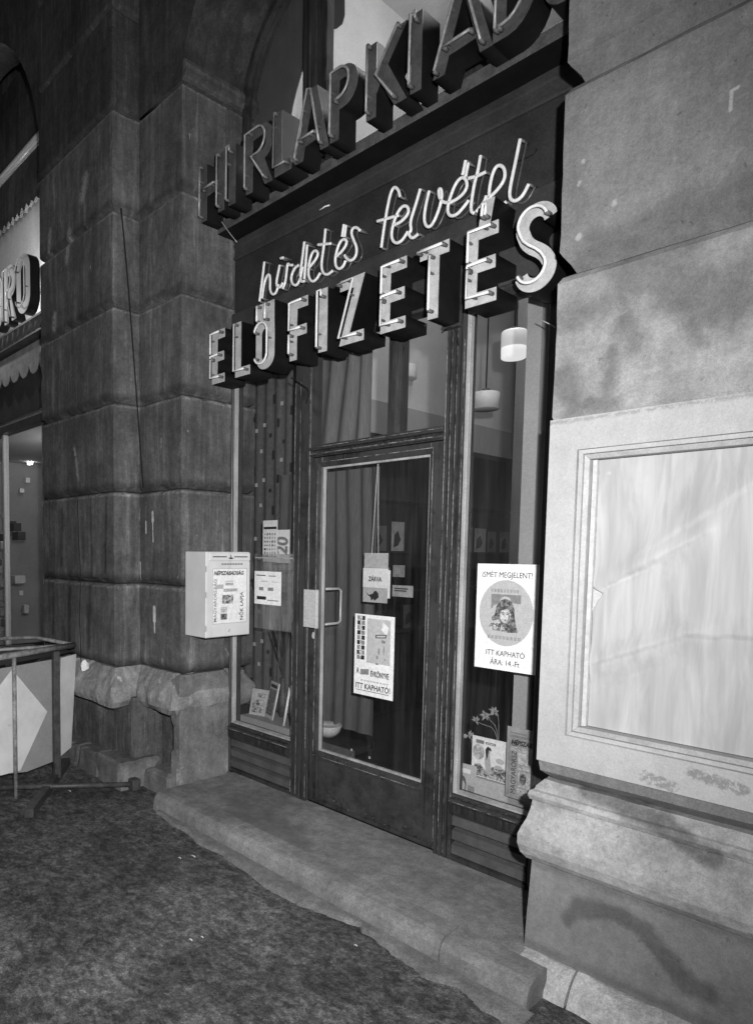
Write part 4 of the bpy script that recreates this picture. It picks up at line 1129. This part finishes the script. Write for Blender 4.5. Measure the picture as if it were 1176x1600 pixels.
# poster on the right window
YW = 2.873
x0, x1, z0, z1_ = -1.706, -1.402, 1.066, 1.556
o = sheet_thing('poster', 'white poster with a portrait in a grey disc on the right window', 'poster', x0, x1, z0, z1_, YW)
yp = YW-.0022
text('lettering', 'ISMÉT MEGJELENT!', x0+.024, z1_-.062, .036, yp, 'ink', o, .83, bold=0)
cx, cz = (x0+x1)/2-.004, z1_-.225
plate('disc', [ell(cx, cz, .132, .152, 48)], yp+.0014, .0005, 'ink_pale', o)
text('lettering', 'A 88', cx-.075, cz+.092, .030, yp, 'ink_pale', o, 1.1) if False else None
plate('print_lines', [rect(cx-.075+i*.0155, cx-.064+i*.0155, cz+.094, cz+.110) for i in range(9)], yp+.0007, .0004, 'paper3', o)
plate('print_lines', [rect(cx-.085+i*.0185, cx-.072+i*.0185, cz-.122, cz-.106) for i in range(9)], yp+.0007, .0004, 'paper3', o)
plate('banner_print', [[(cx-.072, cz+.015), (cx-.055, cz+.035), (cx+.02, cz+.05), (cx+.072, cz+.045), (cx+.072, cz+.086), (cx-.072, cz+.086)]], yp+.0005, .0004, 'ink_grey', o)
plate('hair_print', [[(cx-.052, cz-.01), (cx-.045, cz+.03), (cx-.03, cz+.055), (cx-.008, cz+.068), (cx+.015, cz+.064), (cx+.034, cz+.045), (cx+.042, cz+.02), (cx+.045, cz-.015), (cx+.052, cz-.05), (cx+.062, cz-.085), (cx+.01, cz-.088), (cx-.01, cz-.06), (cx-.035, cz-.03), (cx-.062, cz-.045), (cx-.068, cz-.02)]], yp, .0004, 'photo_dark', o)
plate('hair_print', [[(cx-.035, cz+.02), (cx-.025, cz+.045), (cx+.005, cz+.056), (cx+.03, cz+.035), (cx+.036, cz+.005), (cx+.038, cz-.04), (cx+.03, cz-.03), (cx+.028, cz+.008), (cx+.01, cz+.02), (cx-.02, cz+.012), (cx-.034, cz-.005)]], yp-.0010, .0004, 'photo_dark', o)
plate('cap_print', [[(cx-.03, cz+.055), (cx-.022, cz+.07), (cx-.002, cz+.078), (cx+.018, cz+.072), (cx+.026, cz+.058), (cx+.016, cz+.062), (cx-.002, cz+.066), (cx-.02, cz+.06)]], yp-.0012, .0004, 'paper2', o)
plate('face_print', [ell(cx, cz-.012, .026, .034, 20)], yp-.0005, .0004, 'photo_pale', o)
plate('shade_print', [[(cx-.024, cz+.004), (cx-.004, cz+.006), (cx-.004, cz+.001), (cx-.022, cz-.002)], [(cx+.004, cz+.006), (cx+.024, cz+.004), (cx+.022, cz-.002), (cx+.004, cz+.001)], [(cx-.003, cz-.016), (cx+.005, cz-.016), (cx+.002, cz-.020)], [(cx+.016, cz-.002), (cx+.026, cz-.010), (cx+.018, cz-.036), (cx+.008, cz-.043), (cx+.014, cz-.025)]], yp-.0011, .0004, 'ink_grey', o)
plate('feature_print', [ell(cx-.011, cz-.004, .0055, .002, 10), ell(cx+.011, cz-.004, .0055, .002, 10), ell(cx+.001, cz-.031, .006, .0022, 10)], yp-.0016, .0004, 'ink', o)
plate('clothes_print', [[(cx-.075, cz-.082), (cx-.078, cz-.055), (cx-.055, cz-.035), (cx-.028, cz-.038), (cx-.012, cz-.058), (cx+.005, cz-.085)]], yp-.0012, .0004, 'photo_print', o)
text('lettering', 'ITT KAPHATÓ', (x0+x1)/2, z0+.066, .036, yp, 'ink', o, .83, 'CENTER')
text('lettering', 'ÁRA: 14.-Ft', (x0+x1)/2, z0+.024, .036, yp, 'ink', o, .83, 'CENTER')

# mailbox for the small ads on the reveal
mbx = thing('mailbox', (-3.53, 2.65, 1.06), 'white steel letter box with newspaper titles on its door, on the pier corner', 'mailbox')
x0, x1, y0, y1, z0, z1_ = -3.524, -3.300, 2.470, 2.822, 1.062, 1.598
box('body', x0, x1-.004, y0, y1, z0, z1_, 'white', mbx, .004)
box('mail_door', x1-.0035, x1+.003, y0+.003, y1-.003, z0+.004, z1_-.062, 'white', mbx, .002)
box('letter_flap', x1-.0035, x1+.006, y0+.022, y1-.003, z1_-.056, z1_-.006, 'white', mbx, .003)
xf = x1+.0065
box('slot', xf, xf+.001, y0+.045, y0+.155, z1_-.034, z1_-.028, 'ink', mbx)
box('slot', xf, xf+.001, y0+.215, y0+.325, z1_-.034, z1_-.028, 'ink', mbx)
plate_x('emblem', [[(y0+.165, z1_-.040), (y0+.185, z1_-.034), (y0+.186, z1_-.018), (y0+.19, z1_-.018), (y0+.191, z1_-.034), (y0+.212, z1_-.040), (y0+.19, z1_-.046)]], xf, .001, 'ink', mbx)
for zz_ in (z0+.06, z0+.27, z0+.43): box('hinge', x1-.006, x1+.0045, y0-.003, y0+.004, zz_-.018, zz_+.018, 'chrome', mbx, .001)
box('lock', x1+.0035, x1+.010, y0+.165, y0+.185, z0+.030, z0+.050, 'chrome', mbx, .003)
xf = x1+.0035
plate_x('caption', [rect(y0+.115+i*.022, y0+.133+i*.022, z1_-.082, z1_-.072) for i in range(8)], xf, .0006, 'ink_grey', mbx)
ya, yb, za, zb = y0+.045, y1-.030, z0+.085, z1_-.105
plate_x('title_sheet', [rect(ya, yb, za, zb)], xf, .001, 'paper', mbx)
xf += .0016
plate_x('border_line', [rect(ya, yb, za, zb), rect(ya+.002, yb-.002, za+.002, zb-.002)], xf, .0005, 'ink_grey', mbx)
text('lettering', 'NÉPSZABADSÁG', ya+.008, zb-.040, .034, xf, 'ink', mbx, .95, facex=True, bold=.0012, shear=.3)
text('lettering', 'MAGYARORSZÁG', ya+.032, za+.012, .032, xf, 'ink_grey', mbx, 1.05, rot=math.pi/2, facex=True, bold=.0006)
text('lettering', 'NŐK LAPJA', yb-.030, za+.014, .036, xf, 'ink', mbx, 1.0, rot=math.pi/2, facex=True, bold=.0004)
for (a, b, c_, d_, mt) in ((.02, .085, .235, .262, 'ink_pale'), (.10, .165, .255, .272, 'smallprint'), (.085, .20, .215, .235, 'smallprint'), (.075, .165, .140, .195, 'photo_print'), (.065, .115, .085, .120, 'photo_pale'), (.065, .115, .040, .078, 'photo_dark'), (.10, .165, .278, .284, 'ink_pale')):
    plate_x('print', [rect(ya+a, ya+b, za+c_-.015, za+d_-.015)], xf, .0005, mt, mbx)

# papers in the left window
Yl = 2.874
a, b = at(398, 892, Yl), at(439, 947, Yl)
o = sheet_thing('notice', 'white notice with an arrow on the left window beside the letter box', 'notice', a.x, b.x, b.z, a.z, Yl)
w_, h_ = b.x-a.x, a.z-b.z
for (p0, p1, q0, q1, mt) in ((.08, .42, .86, .89, 'ink'), (.55, .8, .85, .88, 'ink_grey'), (.25, .5, .68, .71, 'ink_pale'), (.65, .9, .68, .70, 'ink_pale'), (.18, .35, .42, .52, 'ink_grey'), (.52, .72, .42, .52, 'ink_grey'), (.1, .45, .14, .24, 'ink'), (.5, .9, .12, .15, 'ink_grey')):
    plate('print', [rect(a.x+w_*p0, a.x+w_*p1, b.z+h_*q0, b.z+h_*q1)], Yl-.0018, .0004, mt, o)
a, b = at(399, 865, 2.90), at(466, 990, 2.90)
o = tag(box('plastic_sleeve', a.x, b.x+.002, 2.896, 2.90, b.z, a.z, 'plastic'), 'cloudy plastic sleeve hanging inside the left window', 'sleeve')
box('top_band', a.x, b.x+.002, 2.8945, 2.8955, a.z-.03, a.z-.022, 'paper2', o)
a, b = at(411, 822, 2.93), at(433, 878, 2.93)
o = sheet_thing('magazine_cover', 'small magazine with a dense picture pattern high in the left window', 'magazine', a.x, b.x, b.z, a.z+.035, 2.93)
w_, h_ = b.x-a.x, a.z-b.z
plate('header', [rect(a.x+.008, b.x-.008, a.z-.022, a.z-.006)], 2.9282, .0004, 'ink', o)
for i in range(5):
    for j in range(7):
        plate('print', [ell(a.x+w_*(.16+.17*i), b.z+h_*(.14+.105*j), w_*.055*random.uniform(.6, 1.4), h_*.035*random.uniform(.6, 1.3), 7)], 2.9282, .0004, random.choice(['ink', 'ink_grey', 'ink_grey']), o)
a, b = at(435, 828, 2.935), at(452, 880, 2.935)
o = sheet_thing('sign_card', 'white card with big tilted figures beside the small magazine', 'card', a.x-.02, b.x, b.z, a.z, 2.936)
text('lettering', '20', a.x+.078, b.z+.05, .15, 2.934, 'ink_grey', o, .75, rot=math.pi/2-.1, bold=.005)

# display shelf and goods in the left window
box('display_shelf', -3.52, -2.92, 2.935, 3.18, .36, .47, 'room_mid', tag(thing('window_display', (-3.2, 3.05, .36), 'low pale display shelf inside the left window', 'shelf'), None) )
def booklet(name, label, x, y, z, w_, h, ang, tilt, mat, art=(), cat='magazine', open_=False, ay=0):
    """standing booklet: thin cover box(es) turned by ang"""
    t = thing(name, (x, y, z), label, cat)
    t.rotation_euler = (tilt, ay, ang)
    def part(nm, x0, x1, z0, z1_, yy, dd, mt):
        me = curve_mesh([rect(x0, x1, z0, z1_)], dd); me.transform(Matrix.Translation((0, yy, 0)) @ RX)
        q = bpy.data.objects.new(nm, me); me.materials.append(MT[mt]); COL.objects.link(q); q.parent = t; return q
    part('cover', 0, w_, 0, h, 0, .004, mat)
    part('page_block', .001, w_-.003, .002, h-.002, .0085, .008, 'paper')
    for (a, b, c_, d_, mt) in art: part('print', a*w_, b*w_, c_*h, d_*h, -.0045, .0005, mt)
    return t
art1 = ((.1, .9, .84, .93, 'ink'), (.08, .92, .1, .8, 'photo_dark'))
art2 = ((.1, .6, .1, .6, 'photo_print'), (.3, .75, .68, .85, 'photo_print'), (.62, .9, .1, .55, 'smallprint'))
p = at(374, 1140, 3.0); booklet('magazine', 'magazine lying open at the far left of the left window display', -3.50, 3.00, .47, .17, .18, .25, -.25, 'paper2', art2)
booklet('magazine', 'magazine standing with dark picture cover in the middle of the left display', -3.37, 3.03, .475, .13, .25, -.35, -.2, 'paper2', art1)
booklet('magazine', 'pale magazine leaning right in the left window display', -3.22, 3.06, .475, .17, .24, -.75, -.15, 'paper', art2)
# grasses in a vase, left window
vt = thing('dried_grass_vase', (-3.33, 3.12, .47), 'slim vase of dark dried grass behind the left display magazines', 'vase')
bm = bmesh.new(); N = 16
rs = [(.025, .47), (.035, .52), (.03, .62), (.018, .70), (.022, .74)]
rings = [[bm.verts.new((-3.30+q*math.cos(2*math.pi*i/N), 3.13+q*math.sin(2*math.pi*i/N), zz)) for i in range(N)] for q, zz in rs]
for a, b in zip(rings, rings[1:]):
    for j in range(N): bm.faces.new((a[j], a[(j+1) % N], b[(j+1) % N], b[j]))
bm.faces.new(rings[0]); link('vase', bm_mesh(bm), 'pipe_dark', vt, True)
st = []
for i in range(16):
    a = random.uniform(-.16, .12); b = random.uniform(-.04, .04); h = random.uniform(.28, .52)
    st.append([(-3.30, 3.13, .72), (-3.30+a*.4, 3.13+b*.5, .72+h*.5), (-3.30+a, 3.13+b, .72+h)])
tube('stem', st, .0035, 'square_dark', vt, 5, 1)
# bowl behind the door glass
bw_ = thing('flower_bowl', (-2.9, 3.0, .46), 'shallow pale flower bowl on a ledge behind the door glass', 'bowl')
p = at(512, 1150, 3.06)
bm = bmesh.new(); N = 24
rs = [(.045, p.z), (.075, p.z+.03), (.088, p.z+.07), (.084, p.z+.075), (.07, p.z+.055)]
rings = [[bm.verts.new((p.x+q*math.cos(2*math.pi*i/N), 3.06+q*math.sin(2*math.pi*i/N), zz)) for i in range(N)] for q, zz in rs]
for a, b in zip(rings, rings[1:]):
    for j in range(N): bm.faces.new((a[j], a[(j+1) % N], b[(j+1) % N], b[j]))
bm.faces.new(rings[0][::-1]); bm.faces.new(rings[-1]); link('bowl', bm_mesh(bm), 'paper2', bw_, True)
tag(box('ledge', -3.2, -2.50, 2.96, 3.13, p.z-.03, p.z-.002, 'room_dark'), 'dark ledge inside the door carrying the flower bowl', 'ledge')
o = tag(box('ledge_cloth', -2.86, -2.50, 2.945, 2.952, .20, p.z-.004, 'cloth'), 'patterned cloth hanging from the ledge behind the door', 'cloth')
for (u, v_, dk) in ((583, 1163, 1), (579, 1178, 1), (549, 1172, 0), (577, 1184, 0)):
    q = at(u, v_, 2.942); hh = .018 if dk else .007
    box('dark_square' if dk else 'light_square', q.x-.006, q.x+.006, 2.942, 2.944, q.z-hh, q.z+hh, 'square_dark' if dk else 'square_light', o)

# goods in the right window
tag(box('display_plinth', -1.76, -1.41, 2.94, 3.25, .36, .455, 'panel_grey'), 'pale display plinth inside the right window', 'shelf')
YR = 2.96
a, b = at(739, 1148, YR), at(791, 1225, YR)
w_, h_ = b.x-a.x, a.z-b.z
mg = plate('magazine', [rect(a.x, b.x, b.z, a.z)], YR, .006, 'paper')
tag(mg, 'white illustrated magazine standing upright in the right window', 'magazine')
Q = lambda L_: [(a.x+w_*x, b.z+h_*z) for x, z in L_]
yy = YR-.0072
plate('print', [Q(rect(.12, .35, .83, .92))], yy, .0004, 'ink_grey', mg)
plate('print', [Q(rect(.4, .68, .85, .90)), Q(rect(.42, .66, .865, .885))], yy, .0004, 'ink', mg)
plate('balloon_print', [Q(ell(.2, .62, .17, .2, 18))], yy, .0004, 'photo_pale', mg)
plate('figure_print', [Q([(.42, .2), (.38, .45), (.42, .6), (.40, .72), (.48, .78), (.55, .72), (.52, .6), (.56, .4), (.6, .15), (.5, .1)])], yy, .0004, 'ink_pale', mg)
plate('hair_print', [Q([(.41, .6), (.40, .72), (.46, .80), (.55, .77), (.58, .70), (.5, .72), (.47, .55), (.44, .45)])], yy-.0006, .0004, 'ink', mg)
plate('ground_print', [Q([(0, .08), (.1, .3), (.25, .34), (.38, .22), (.5, .1), (.6, .32), (.8, .38), (1, .3), (1, .02), (0, .02)])], yy+.0003, .0004, 'photo_print', mg)
plate('print', [Q(ell(.82, .5, .12, .07, 12)), Q(ell(.78, .35, .1, .05, 12))], yy-.0004, .0004, 'paper2', mg)
tag(box('price_stand', a.x+.03, b.x+.02, 2.935, 2.955, at(745, 1256, 2.94).z, b.z-.002, 'paper2'), 'pale card block under the illustrated magazine', 'card')
a, b = at(714, 1190, 2.945), at(737, 1246, 2.945)
mg = plate('magazine', [rect(a.x, b.x+.02, b.z, a.z)], 2.947, .005, 'paper2')
tag(mg, 'grey magazine with a dark portrait at the left foot of the right window', 'magazine')
w_, h_ = b.x-a.x, a.z-b.z
plate('header', [Q(rect(.25, .9, .72, .86))], 2.9405, .0004, 'paper', mg)
plate('portrait_print', [Q(ell(.35, .35, .3, .28, 16))], 2.9405, .0004, 'photo_dark', mg); plate('face_print', [Q(ell(.45, .3, .13, .16, 12))], 2.9395, .0004, 'paper2', mg)
# newspaper on the window
Yn = 2.893
a, b = at(793, 1134, Yn), at(850, 1262, Yn)
b.x = -1.405
np_ = plate('newspaper', [rect(a.x, b.x, b.z, a.z)], Yn, .0012, 'paper3')
tag(np_, 'grey newspaper page taped inside the right window at its foot', 'newspaper')
w_, h_ = b.x-a.x, a.z-b.z; yy = Yn-.0018
text('lettering', 'NÉPSZABADSÁG', a.x+.02, b.z+h_*.76, .030, yy, 'ink', np_, .8, bold=.0012, shear=.2)
text('lettering', 'MAGYARORSZÁG', a.x+.048, b.z+.02, .034, yy, 'ink', np_, .9, rot=math.pi/2)
plate('column_line', [rect(a.x+.012, a.x+.0145, b.z+.01, a.z-.02)], yy+.0005, .0004, 'ink_grey', np_)
plate('print', [Q(rect(.42, .8, .5, .66)), Q(rect(.45, .9, .18, .4))], yy, .0004, 'photo_pale', np_)
plate('small_print', [Q(rect(.42, .95, .42, .48)), Q(rect(.42, .95, .05, .16)), Q(rect(.14, .95, .67, .73))], yy, .0004, 'smallprint', np_)
plate('print', [Q(rect(.1, .95, .86, .89)), Q(rect(.1, .7, .91, .93))], yy, .0004, 'ink_grey', np_)
plate('portrait_print', [Q(ell(.62, .3, .12, .08, 14))], yy-.0005, .0004, 'photo_dark', np_)
# flowers
ff = thing('potted_cyclamen', (-1.68, 3.0, .455), 'drooping cyclamen flowers on bent stems behind the right magazines', 'flowers')
def petals(par, c, r, n, seed, el=1.5):
    random.seed(seed); bm = bmesh.new()
    for i in range(n):
        d = Vector((random.uniform(-1, 1), random.uniform(-.6, .6), random.uniform(-.6, 1))).normalized()
        s_ = d.cross(Vector((.3, 1, .2))).normalized()*r*.45
        p0 = c; p1 = c+d*r*.6+s_; p2 = c+d*r*el; p3 = c+d*r*.6-s_; pm = c+d*r*.7+Vector((0, -r*.25, 0))
        v0, v1, v2, v3, v4 = [bm.verts.new(q) for q in (p0, p1, p2, p3, pm)]
        for tr in ((v0, v1, v4), (v1, v2, v4), (v2, v3, v4), (v3, v0, v4)): bm.faces.new(tr)
    link('flower_head', bm_mesh(bm), 'flower', par)
for (u, v_, r, sd, su, sv) in ((772, 1112, .022, 1, 779, 1150), (757, 1118, .020, 2, 779, 1150), (743, 1126, .018, 3, 779, 1150), (731, 1150, .022, 4, 738, 1185)):
    c = at(u, v_, 3.0); petals(ff, c, r, 9, sd)
    e = at(su, sv, 3.0)
    tube('stem', [[tuple(c), tuple(c+Vector((.02, 0, -.01))), tuple(e+Vector((0, 0, .03))), (e.x, 3.0, .46)]], .002, 'plant', ff, 6, 2)

# ------------------------------------------------------------------ cable on the left pier
tag(tube('cable', [[atx(189, 325, -4.018), atx(195, 385, -4.015), atx(203, 480, -4.015), atx(215, 640, -4.015), at(222, 740, 2.43), at(224, 762, 2.425)]], .0045, 'cable', None, 6, 1), 'thin black cable running down the stepped corner of the dark pier', 'cable')
tag(tube('cable', [[at(121, 780, 2.232), at(123, 850, 2.232), at(126, 900, 2.232), at(124, 960, 2.232), at(127, 1040, 2.22)]], .0025, 'cable', None, 5, 1), 'fine dark cord hanging down the front face of the dark pier', 'cord')

# ------------------------------------------------------------------ street stand with panelled bin, bottom left
sd = thing('street_stand', (-4.3, 1.8, 0), 'white faceted panel bin slung in a rusty tubular frame at the left edge', 'stand')
def gz(u, v_, z):
    d = _ray(u, v_); t = (z-EYE)/d.z
    return Vector((d.x*t, d.y*t, z))
ZT = .83
L1 = gz(25, 1248, 0); L2 = gz(89, 1222, 0.0)
DL = Vector((L2.x-L1.x, L2.y-L1.y, 0)).normalized(); NL = Vector((DL.y, -DL.x, 0))
if NL.dot(Vector((1, -1, 0))) < 0: NL = -NL
def onp(u, v_, off=0.0):             # point on the vertical plane through both legs
    d = _ray(u, v_); o_ = Vector((0, 0, EYE)); t = (L1+NL*off-o_).dot(NL)/d.dot(NL)
    return o_+d*t
C1 = onp(116, 1008); C0 = onp(-70, 1053); ZT = C1.z; C0.z = ZT
C2 = gz(55, 996, ZT); C3 = gz(-60, 1001, ZT)
tube('rim_tube', [[C0, C1]], .020, 'pipe', sd, 10)
tube('rim_tube', [[C1, gz(-60, 1019, ZT)]], .012, 'pipe', sd, 8)
tube('rim_tube', [[C1, C2, C3]], .014, 'pipe', sd, 8)
tube('leg', [[L1, Vector((L1.x, L1.y, ZT-.01))]], .0135, 'pipe', sd, 10)
box('leg', L2.x-.022, L2.x+.022, L2.y-.022, L2.y+.022, .03, ZT-.02, 'pipe_dark', sd, .004)
# feet
F0, F1 = gz(45, 1272, .03), gz(104, 1190, .03)
def beam(name, a, b, w_, h, mat, par):
    d = (b-a).normalized(); s_ = Vector((-d.y, d.x, 0))*w_/2; u = Vector((0, 0, h/2))
    bm = bmesh.new(); vs = []
    for p_ in (a, b):
        for q in (-1, 1):
            for r in (-1, 1): vs.append(bm.verts.new(p_+s_*q+u*r))
    for f in ((0, 1, 3, 2), (4, 6, 7, 5), (0, 4, 5, 1), (2, 3, 7, 6), (0, 2, 6, 4), (1, 5, 7, 3)): bm.faces.new([vs[i] for i in f])
    bmesh.ops.bevel(bm, geom=bm.edges[:], offset=.003, segments=1, affect='EDGES')
    return link(name, bm_mesh(bm), mat, par)
beam('foot', F0, F1, .055, .055, 'pipe_dark', sd)
tube('cross_tube', [[gz(-60, 1232, .05), gz(204, 1226, .05)]], .018, 'pipe_dark', sd, 8)
e = gz(210, 1226, .045); box('foot', e.x-.035, e.x+.035, e.y-.03, e.y+.03, .01, .085, 'pipe_dark', sd, .006)
# panels: front facet with diamond, right facet
def quad(name, pts, mat, par, th=.01):
    bm = bmesh.new(); a = [bm.verts.new(p_) for p_ in pts]; f = bm.faces.new(a)
    n_ = (Vector(pts[1])-Vector(pts[0])).cross(Vector(pts[-1])-Vector(pts[0])).normalized()
    b = [bm.verts.new(Vector(p_)-n_*th) for p_ in pts]
    bm.faces.new(b[::-1]); k_ = len(pts)
    for i in range(k_): bm.faces.new((a[i], b[i], b[(i+1) % k_], a[(i+1) % k_]))
    return link(name, bm_mesh(bm), mat, par)
OFF = -.045
quad('side_panel', [onp(-60, 1055, OFF), onp(94, 1028, OFF), onp(86, 1188, OFF), onp(40, 1206, OFF), onp(-60, 1215, OFF)], 'panel_grey', sd)
quad('diamond_panel', [onp(-38, 1120, OFF+.006), onp(18, 1046, OFF+.006), onp(73, 1112, OFF+.006), onp(31, 1204, OFF+.006), onp(0, 1212, OFF+.006)], 'panel_white', sd, .005)
qa, qb = onp(94, 1028, OFF), onp(86, 1188, OFF)
back = Vector((-.10, .16, 0))
quad('side_panel', [qa, qa+back, qb+back+Vector((0, 0, .04)), qb], 'panel_white', sd)
bm = bmesh.new()
Pl = [C0+Vector((.0, .02, -.05)), C1+Vector((-.02, .02, -.05)), C2+Vector((0, -.02, -.05)), C3+Vector((0, -.02, -.05))]
link('bin_lid', (lambda b_: (b_.faces.new([b_.verts.new(p_) for p_ in Pl]), bm_mesh(b_))[1])(bm), 'pipe_dark', sd)
random.seed(11)
# ------------------------------------------------------------------ next bay to the left
nb = thing('neighbouring_shop', (-6.9, 2.9, 0), 'partly seen neighbouring shop front beyond the dark pier with lamps and sign', 'shop front')
box('bay_wall', -10, -5.2, 3.05, 3.12, 5.7, 8, 'stone_left', nb)
p0, p1 = at(0, 322, 2.86), at(62, 322, 2.86)
# bright wall seen above the neighbour's sign
plate('lit_panel', [rect(-9.2, -5.3, 3.3, 5.7)], 3.30, .02, 'paper', nb)
# scalloped dark valance
za = at(30, 300, 2.8).z
sc = [(-9.2, 6.4), (-9.2, 5.05)]
x = -9.2
k_ = 0
while x < -5.4:
    x += .12; k_ += 1
    sc.append((x-.06, 5.03-.03*random.random())); sc.append((x, 5.05+.03*random.random()))
sc += [(-5.3, 5.08), (-5.3, 6.4)]
plate('valance', [sc], 2.84, .03, 'stone_up', nb)
tube('valance_pipe', [[(-9.5, 2.80, 5.54), (-5.3, 2.80, 5.54)]], .045, 'chrome', nb, 12)
# sign letters K O R part: two stout box letters with tubes on a lattice shelf
for (ch, a, b) in (('O', -6.60, -6.28), ('R', -6.92, -6.62) , ('O', -7.3, -6.98)):
    sign_letter(nb, ch, a, b, 3.86, .55, .10, 2.62, .10, 'panel_white', 'tube')
box('sign_shelf', -9.2, -5.3, 2.62, 2.78, 3.76, 3.78, 'greymetal', nb)
box('sign_shelf', -9.2, -5.3, 2.62, 2.78, 3.62, 3.635, 'greymetal', nb)
for i in range(24):
    x = -8.6+i*.14
    tube('lattice_strut', [[(x, 2.63, 3.635), (x+.07, 2.63, 3.76)]], .008, 'greymetal', nb, 5)
aw2 = [(-9.2, 3.6), (-9.2, 3.36)]
x = -9.2
while x < -5.5:
    aw2 += [(x+.05, 3.34), (x+.10, 3.31), (x+.16, 3.32), (x+.21, 3.36), (x+.24, 3.41)]; x += .24
aw2 += [(-5.3, 3.4), (-5.3, 3.6)]
plate('awning_valance', [aw2], 2.72, .01, 'paper3', nb)
box('fascia', -9.2, -5.3, 2.84, 2.92, 3.02, 3.60, 'board2', nb)
box('lintel', -9.2, -5.3, 2.80, 2.92, 2.88, 2.95, 'wood', nb)
box('soffit_panel', -9.2, -5.3, 2.93, 3.9, 2.90, 2.94, 'room', nb)
for x in (-7.62, -6.55, -5.32):
    box('post', x-.02, x+.02, 2.84, 2.90, .1, 2.88, 'chrome', nb, .004)
box('window_pane', -7.6, -6.575, 2.868, 2.872, .1, 2.879, 'glass', nb)
box('window_pane', -6.525, -5.345, 2.868, 2.872, .1, 2.879, 'glass', nb)
box('window_pane', -9.2, -7.645, 2.868, 2.872, .1, 2.879, 'glass', nb)
box('back_wall', -10.5, -5.3, 5.2, 5.25, .1, 3.0, 'room_mid', nb)
box('side_wall', -10.5, -10.45, 2.93, 5.2, .1, 3.0, 'room_mid', nb)
box('ceiling', -10.5, -5.3, 2.93, 5.2, 2.95, 2.98, 'room', nb)
box('floor', -10.5, -5.3, 2.93, 5.2, .06, .10, 'room_dark', nb)
for i, (u, v_) in enumerate(((40, 672), (67, 668), (4, 700), (47, 724), (-30, 720), (10, 770), (12, 785))):
    q = at(u, v_, 3.4 if i < 3 else 4.2)
    s_ = .03 if i < 3 else .025
    l_ = 2.4 if i > 4 else 1.0
    o = box('strip_lamp', q.x-s_*2.2*l_, q.x+s_*2.2*l_, q.y-.02, q.y+.02, q.z-.016, q.z+.016, 'lampbright')
    tag(o, ['bright lamp under the neighbour\'s soffit, second from the dark pier', 'bright lamp right against the dark pier edge', 'bright lamp at the picture\'s left edge', 'small short lamp inside the neighbouring shop', 'lamp tube just outside the left edge', 'upper of two horizontal light bars low in the neighbouring window', 'lower of two horizontal light bars low in the neighbouring window'][i], 'lamp')
for i in range(16):
    q = at(random.uniform(-10, 30), random.uniform(800, 975), random.uniform(3.1, 3.6))
    o = box('displayed_box', q.x-.09, q.x+.09, q.y-.05, q.y+.05, q.z-.05, q.z+.05, random.choice(['paper2', 'room_dark', 'ink_grey', 'panel_grey', 'ink']), nb, .004)
for i in range(9):
    q = at(random.uniform(2, 56), random.uniform(735, 960), random.uniform(3.3, 4.4))
    r_ = random.uniform(.02, .05)
    o = box('shelf_good', q.x-r_, q.x+r_, q.y-.03, q.y+.03, q.z-r_*1.3, q.z+r_*1.3, random.choice(['paper', 'paper2', 'chrome']), nb, .004)
l2 = bpy.data.lights.new('neighbour_shop_light', 'POINT'); l2.energy = 35; l2.shadow_soft_size = .15
lx2 = bpy.data.objects.new('neighbour_shop_light', l2); COL.objects.link(lx2); lx2.location = (-7.3, 3.9, 2.7)
l3 = bpy.data.lights.new('neighbour_sign_light', 'POINT'); l3.energy = 60; l3.shadow_soft_size = .1
lx3 = bpy.data.objects.new('neighbour_sign_light', l3); COL.objects.link(lx3); lx3.location = (-7.0, 3.05, 4.4)

l5 = bpy.data.lights.new('neighbour_sign_fill', 'POINT'); l5.energy = 16; l5.shadow_soft_size = .08  # unseen fill added in front to brighten the neighbour's letters
lx5 = bpy.data.objects.new('neighbour_sign_fill', l5); COL.objects.link(lx5); lx5.location = (-7.4, 2.0, 4.2)
# ------------------------------------------------------------------ litter on the ground
for i, (u, v_, ln, lab) in enumerate(((301, 1338, .035, 'white cigarette end lying near the curb strip'), (280, 1341, .018, 'scrap of pale paper left of the cigarette end'),
                                      (108, 1236, .03, 'pale scrap on the ground beside the stand foot'), (297, 1469, .018, 'small bright scrap on the dark pavement in the middle foreground'),
                                      (555, 1478, .014, 'bright speck of litter near the ragged concrete edge'), (315, 1465, .012, 'tiny scrap beside the foreground scrap'),
                                      (132, 1040, .05, 'crumpled white paper wedged on the plinth cap of the dark pier'))):
    if i < 6:
        q = gz(u, v_, .010)
        P_ = [(q.x-ln/2, q.y, .009), (q.x, q.y+.003, .012), (q.x+ln/2, q.y+.004, .009)]
        tag(tube('cigarette_end' if i == 0 else 'paper_scrap', [P_], .0028, 'paper2', None, 6), lab, 'litter')
    else:
        q = at(u, v_, 2.17); bm = bmesh.new(); bmesh.ops.create_icosphere(bm, subdivisions=2, radius=.03)
        for v__ in bm.verts: v__.co *= 1+.5*noise.noise(v__.co*60); v__.co.z *= 1.3; v__.co.x *= .6; v__.co += q
        tag(link('crumpled_paper', bm_mesh(bm), 'paper'), lab, 'litter')
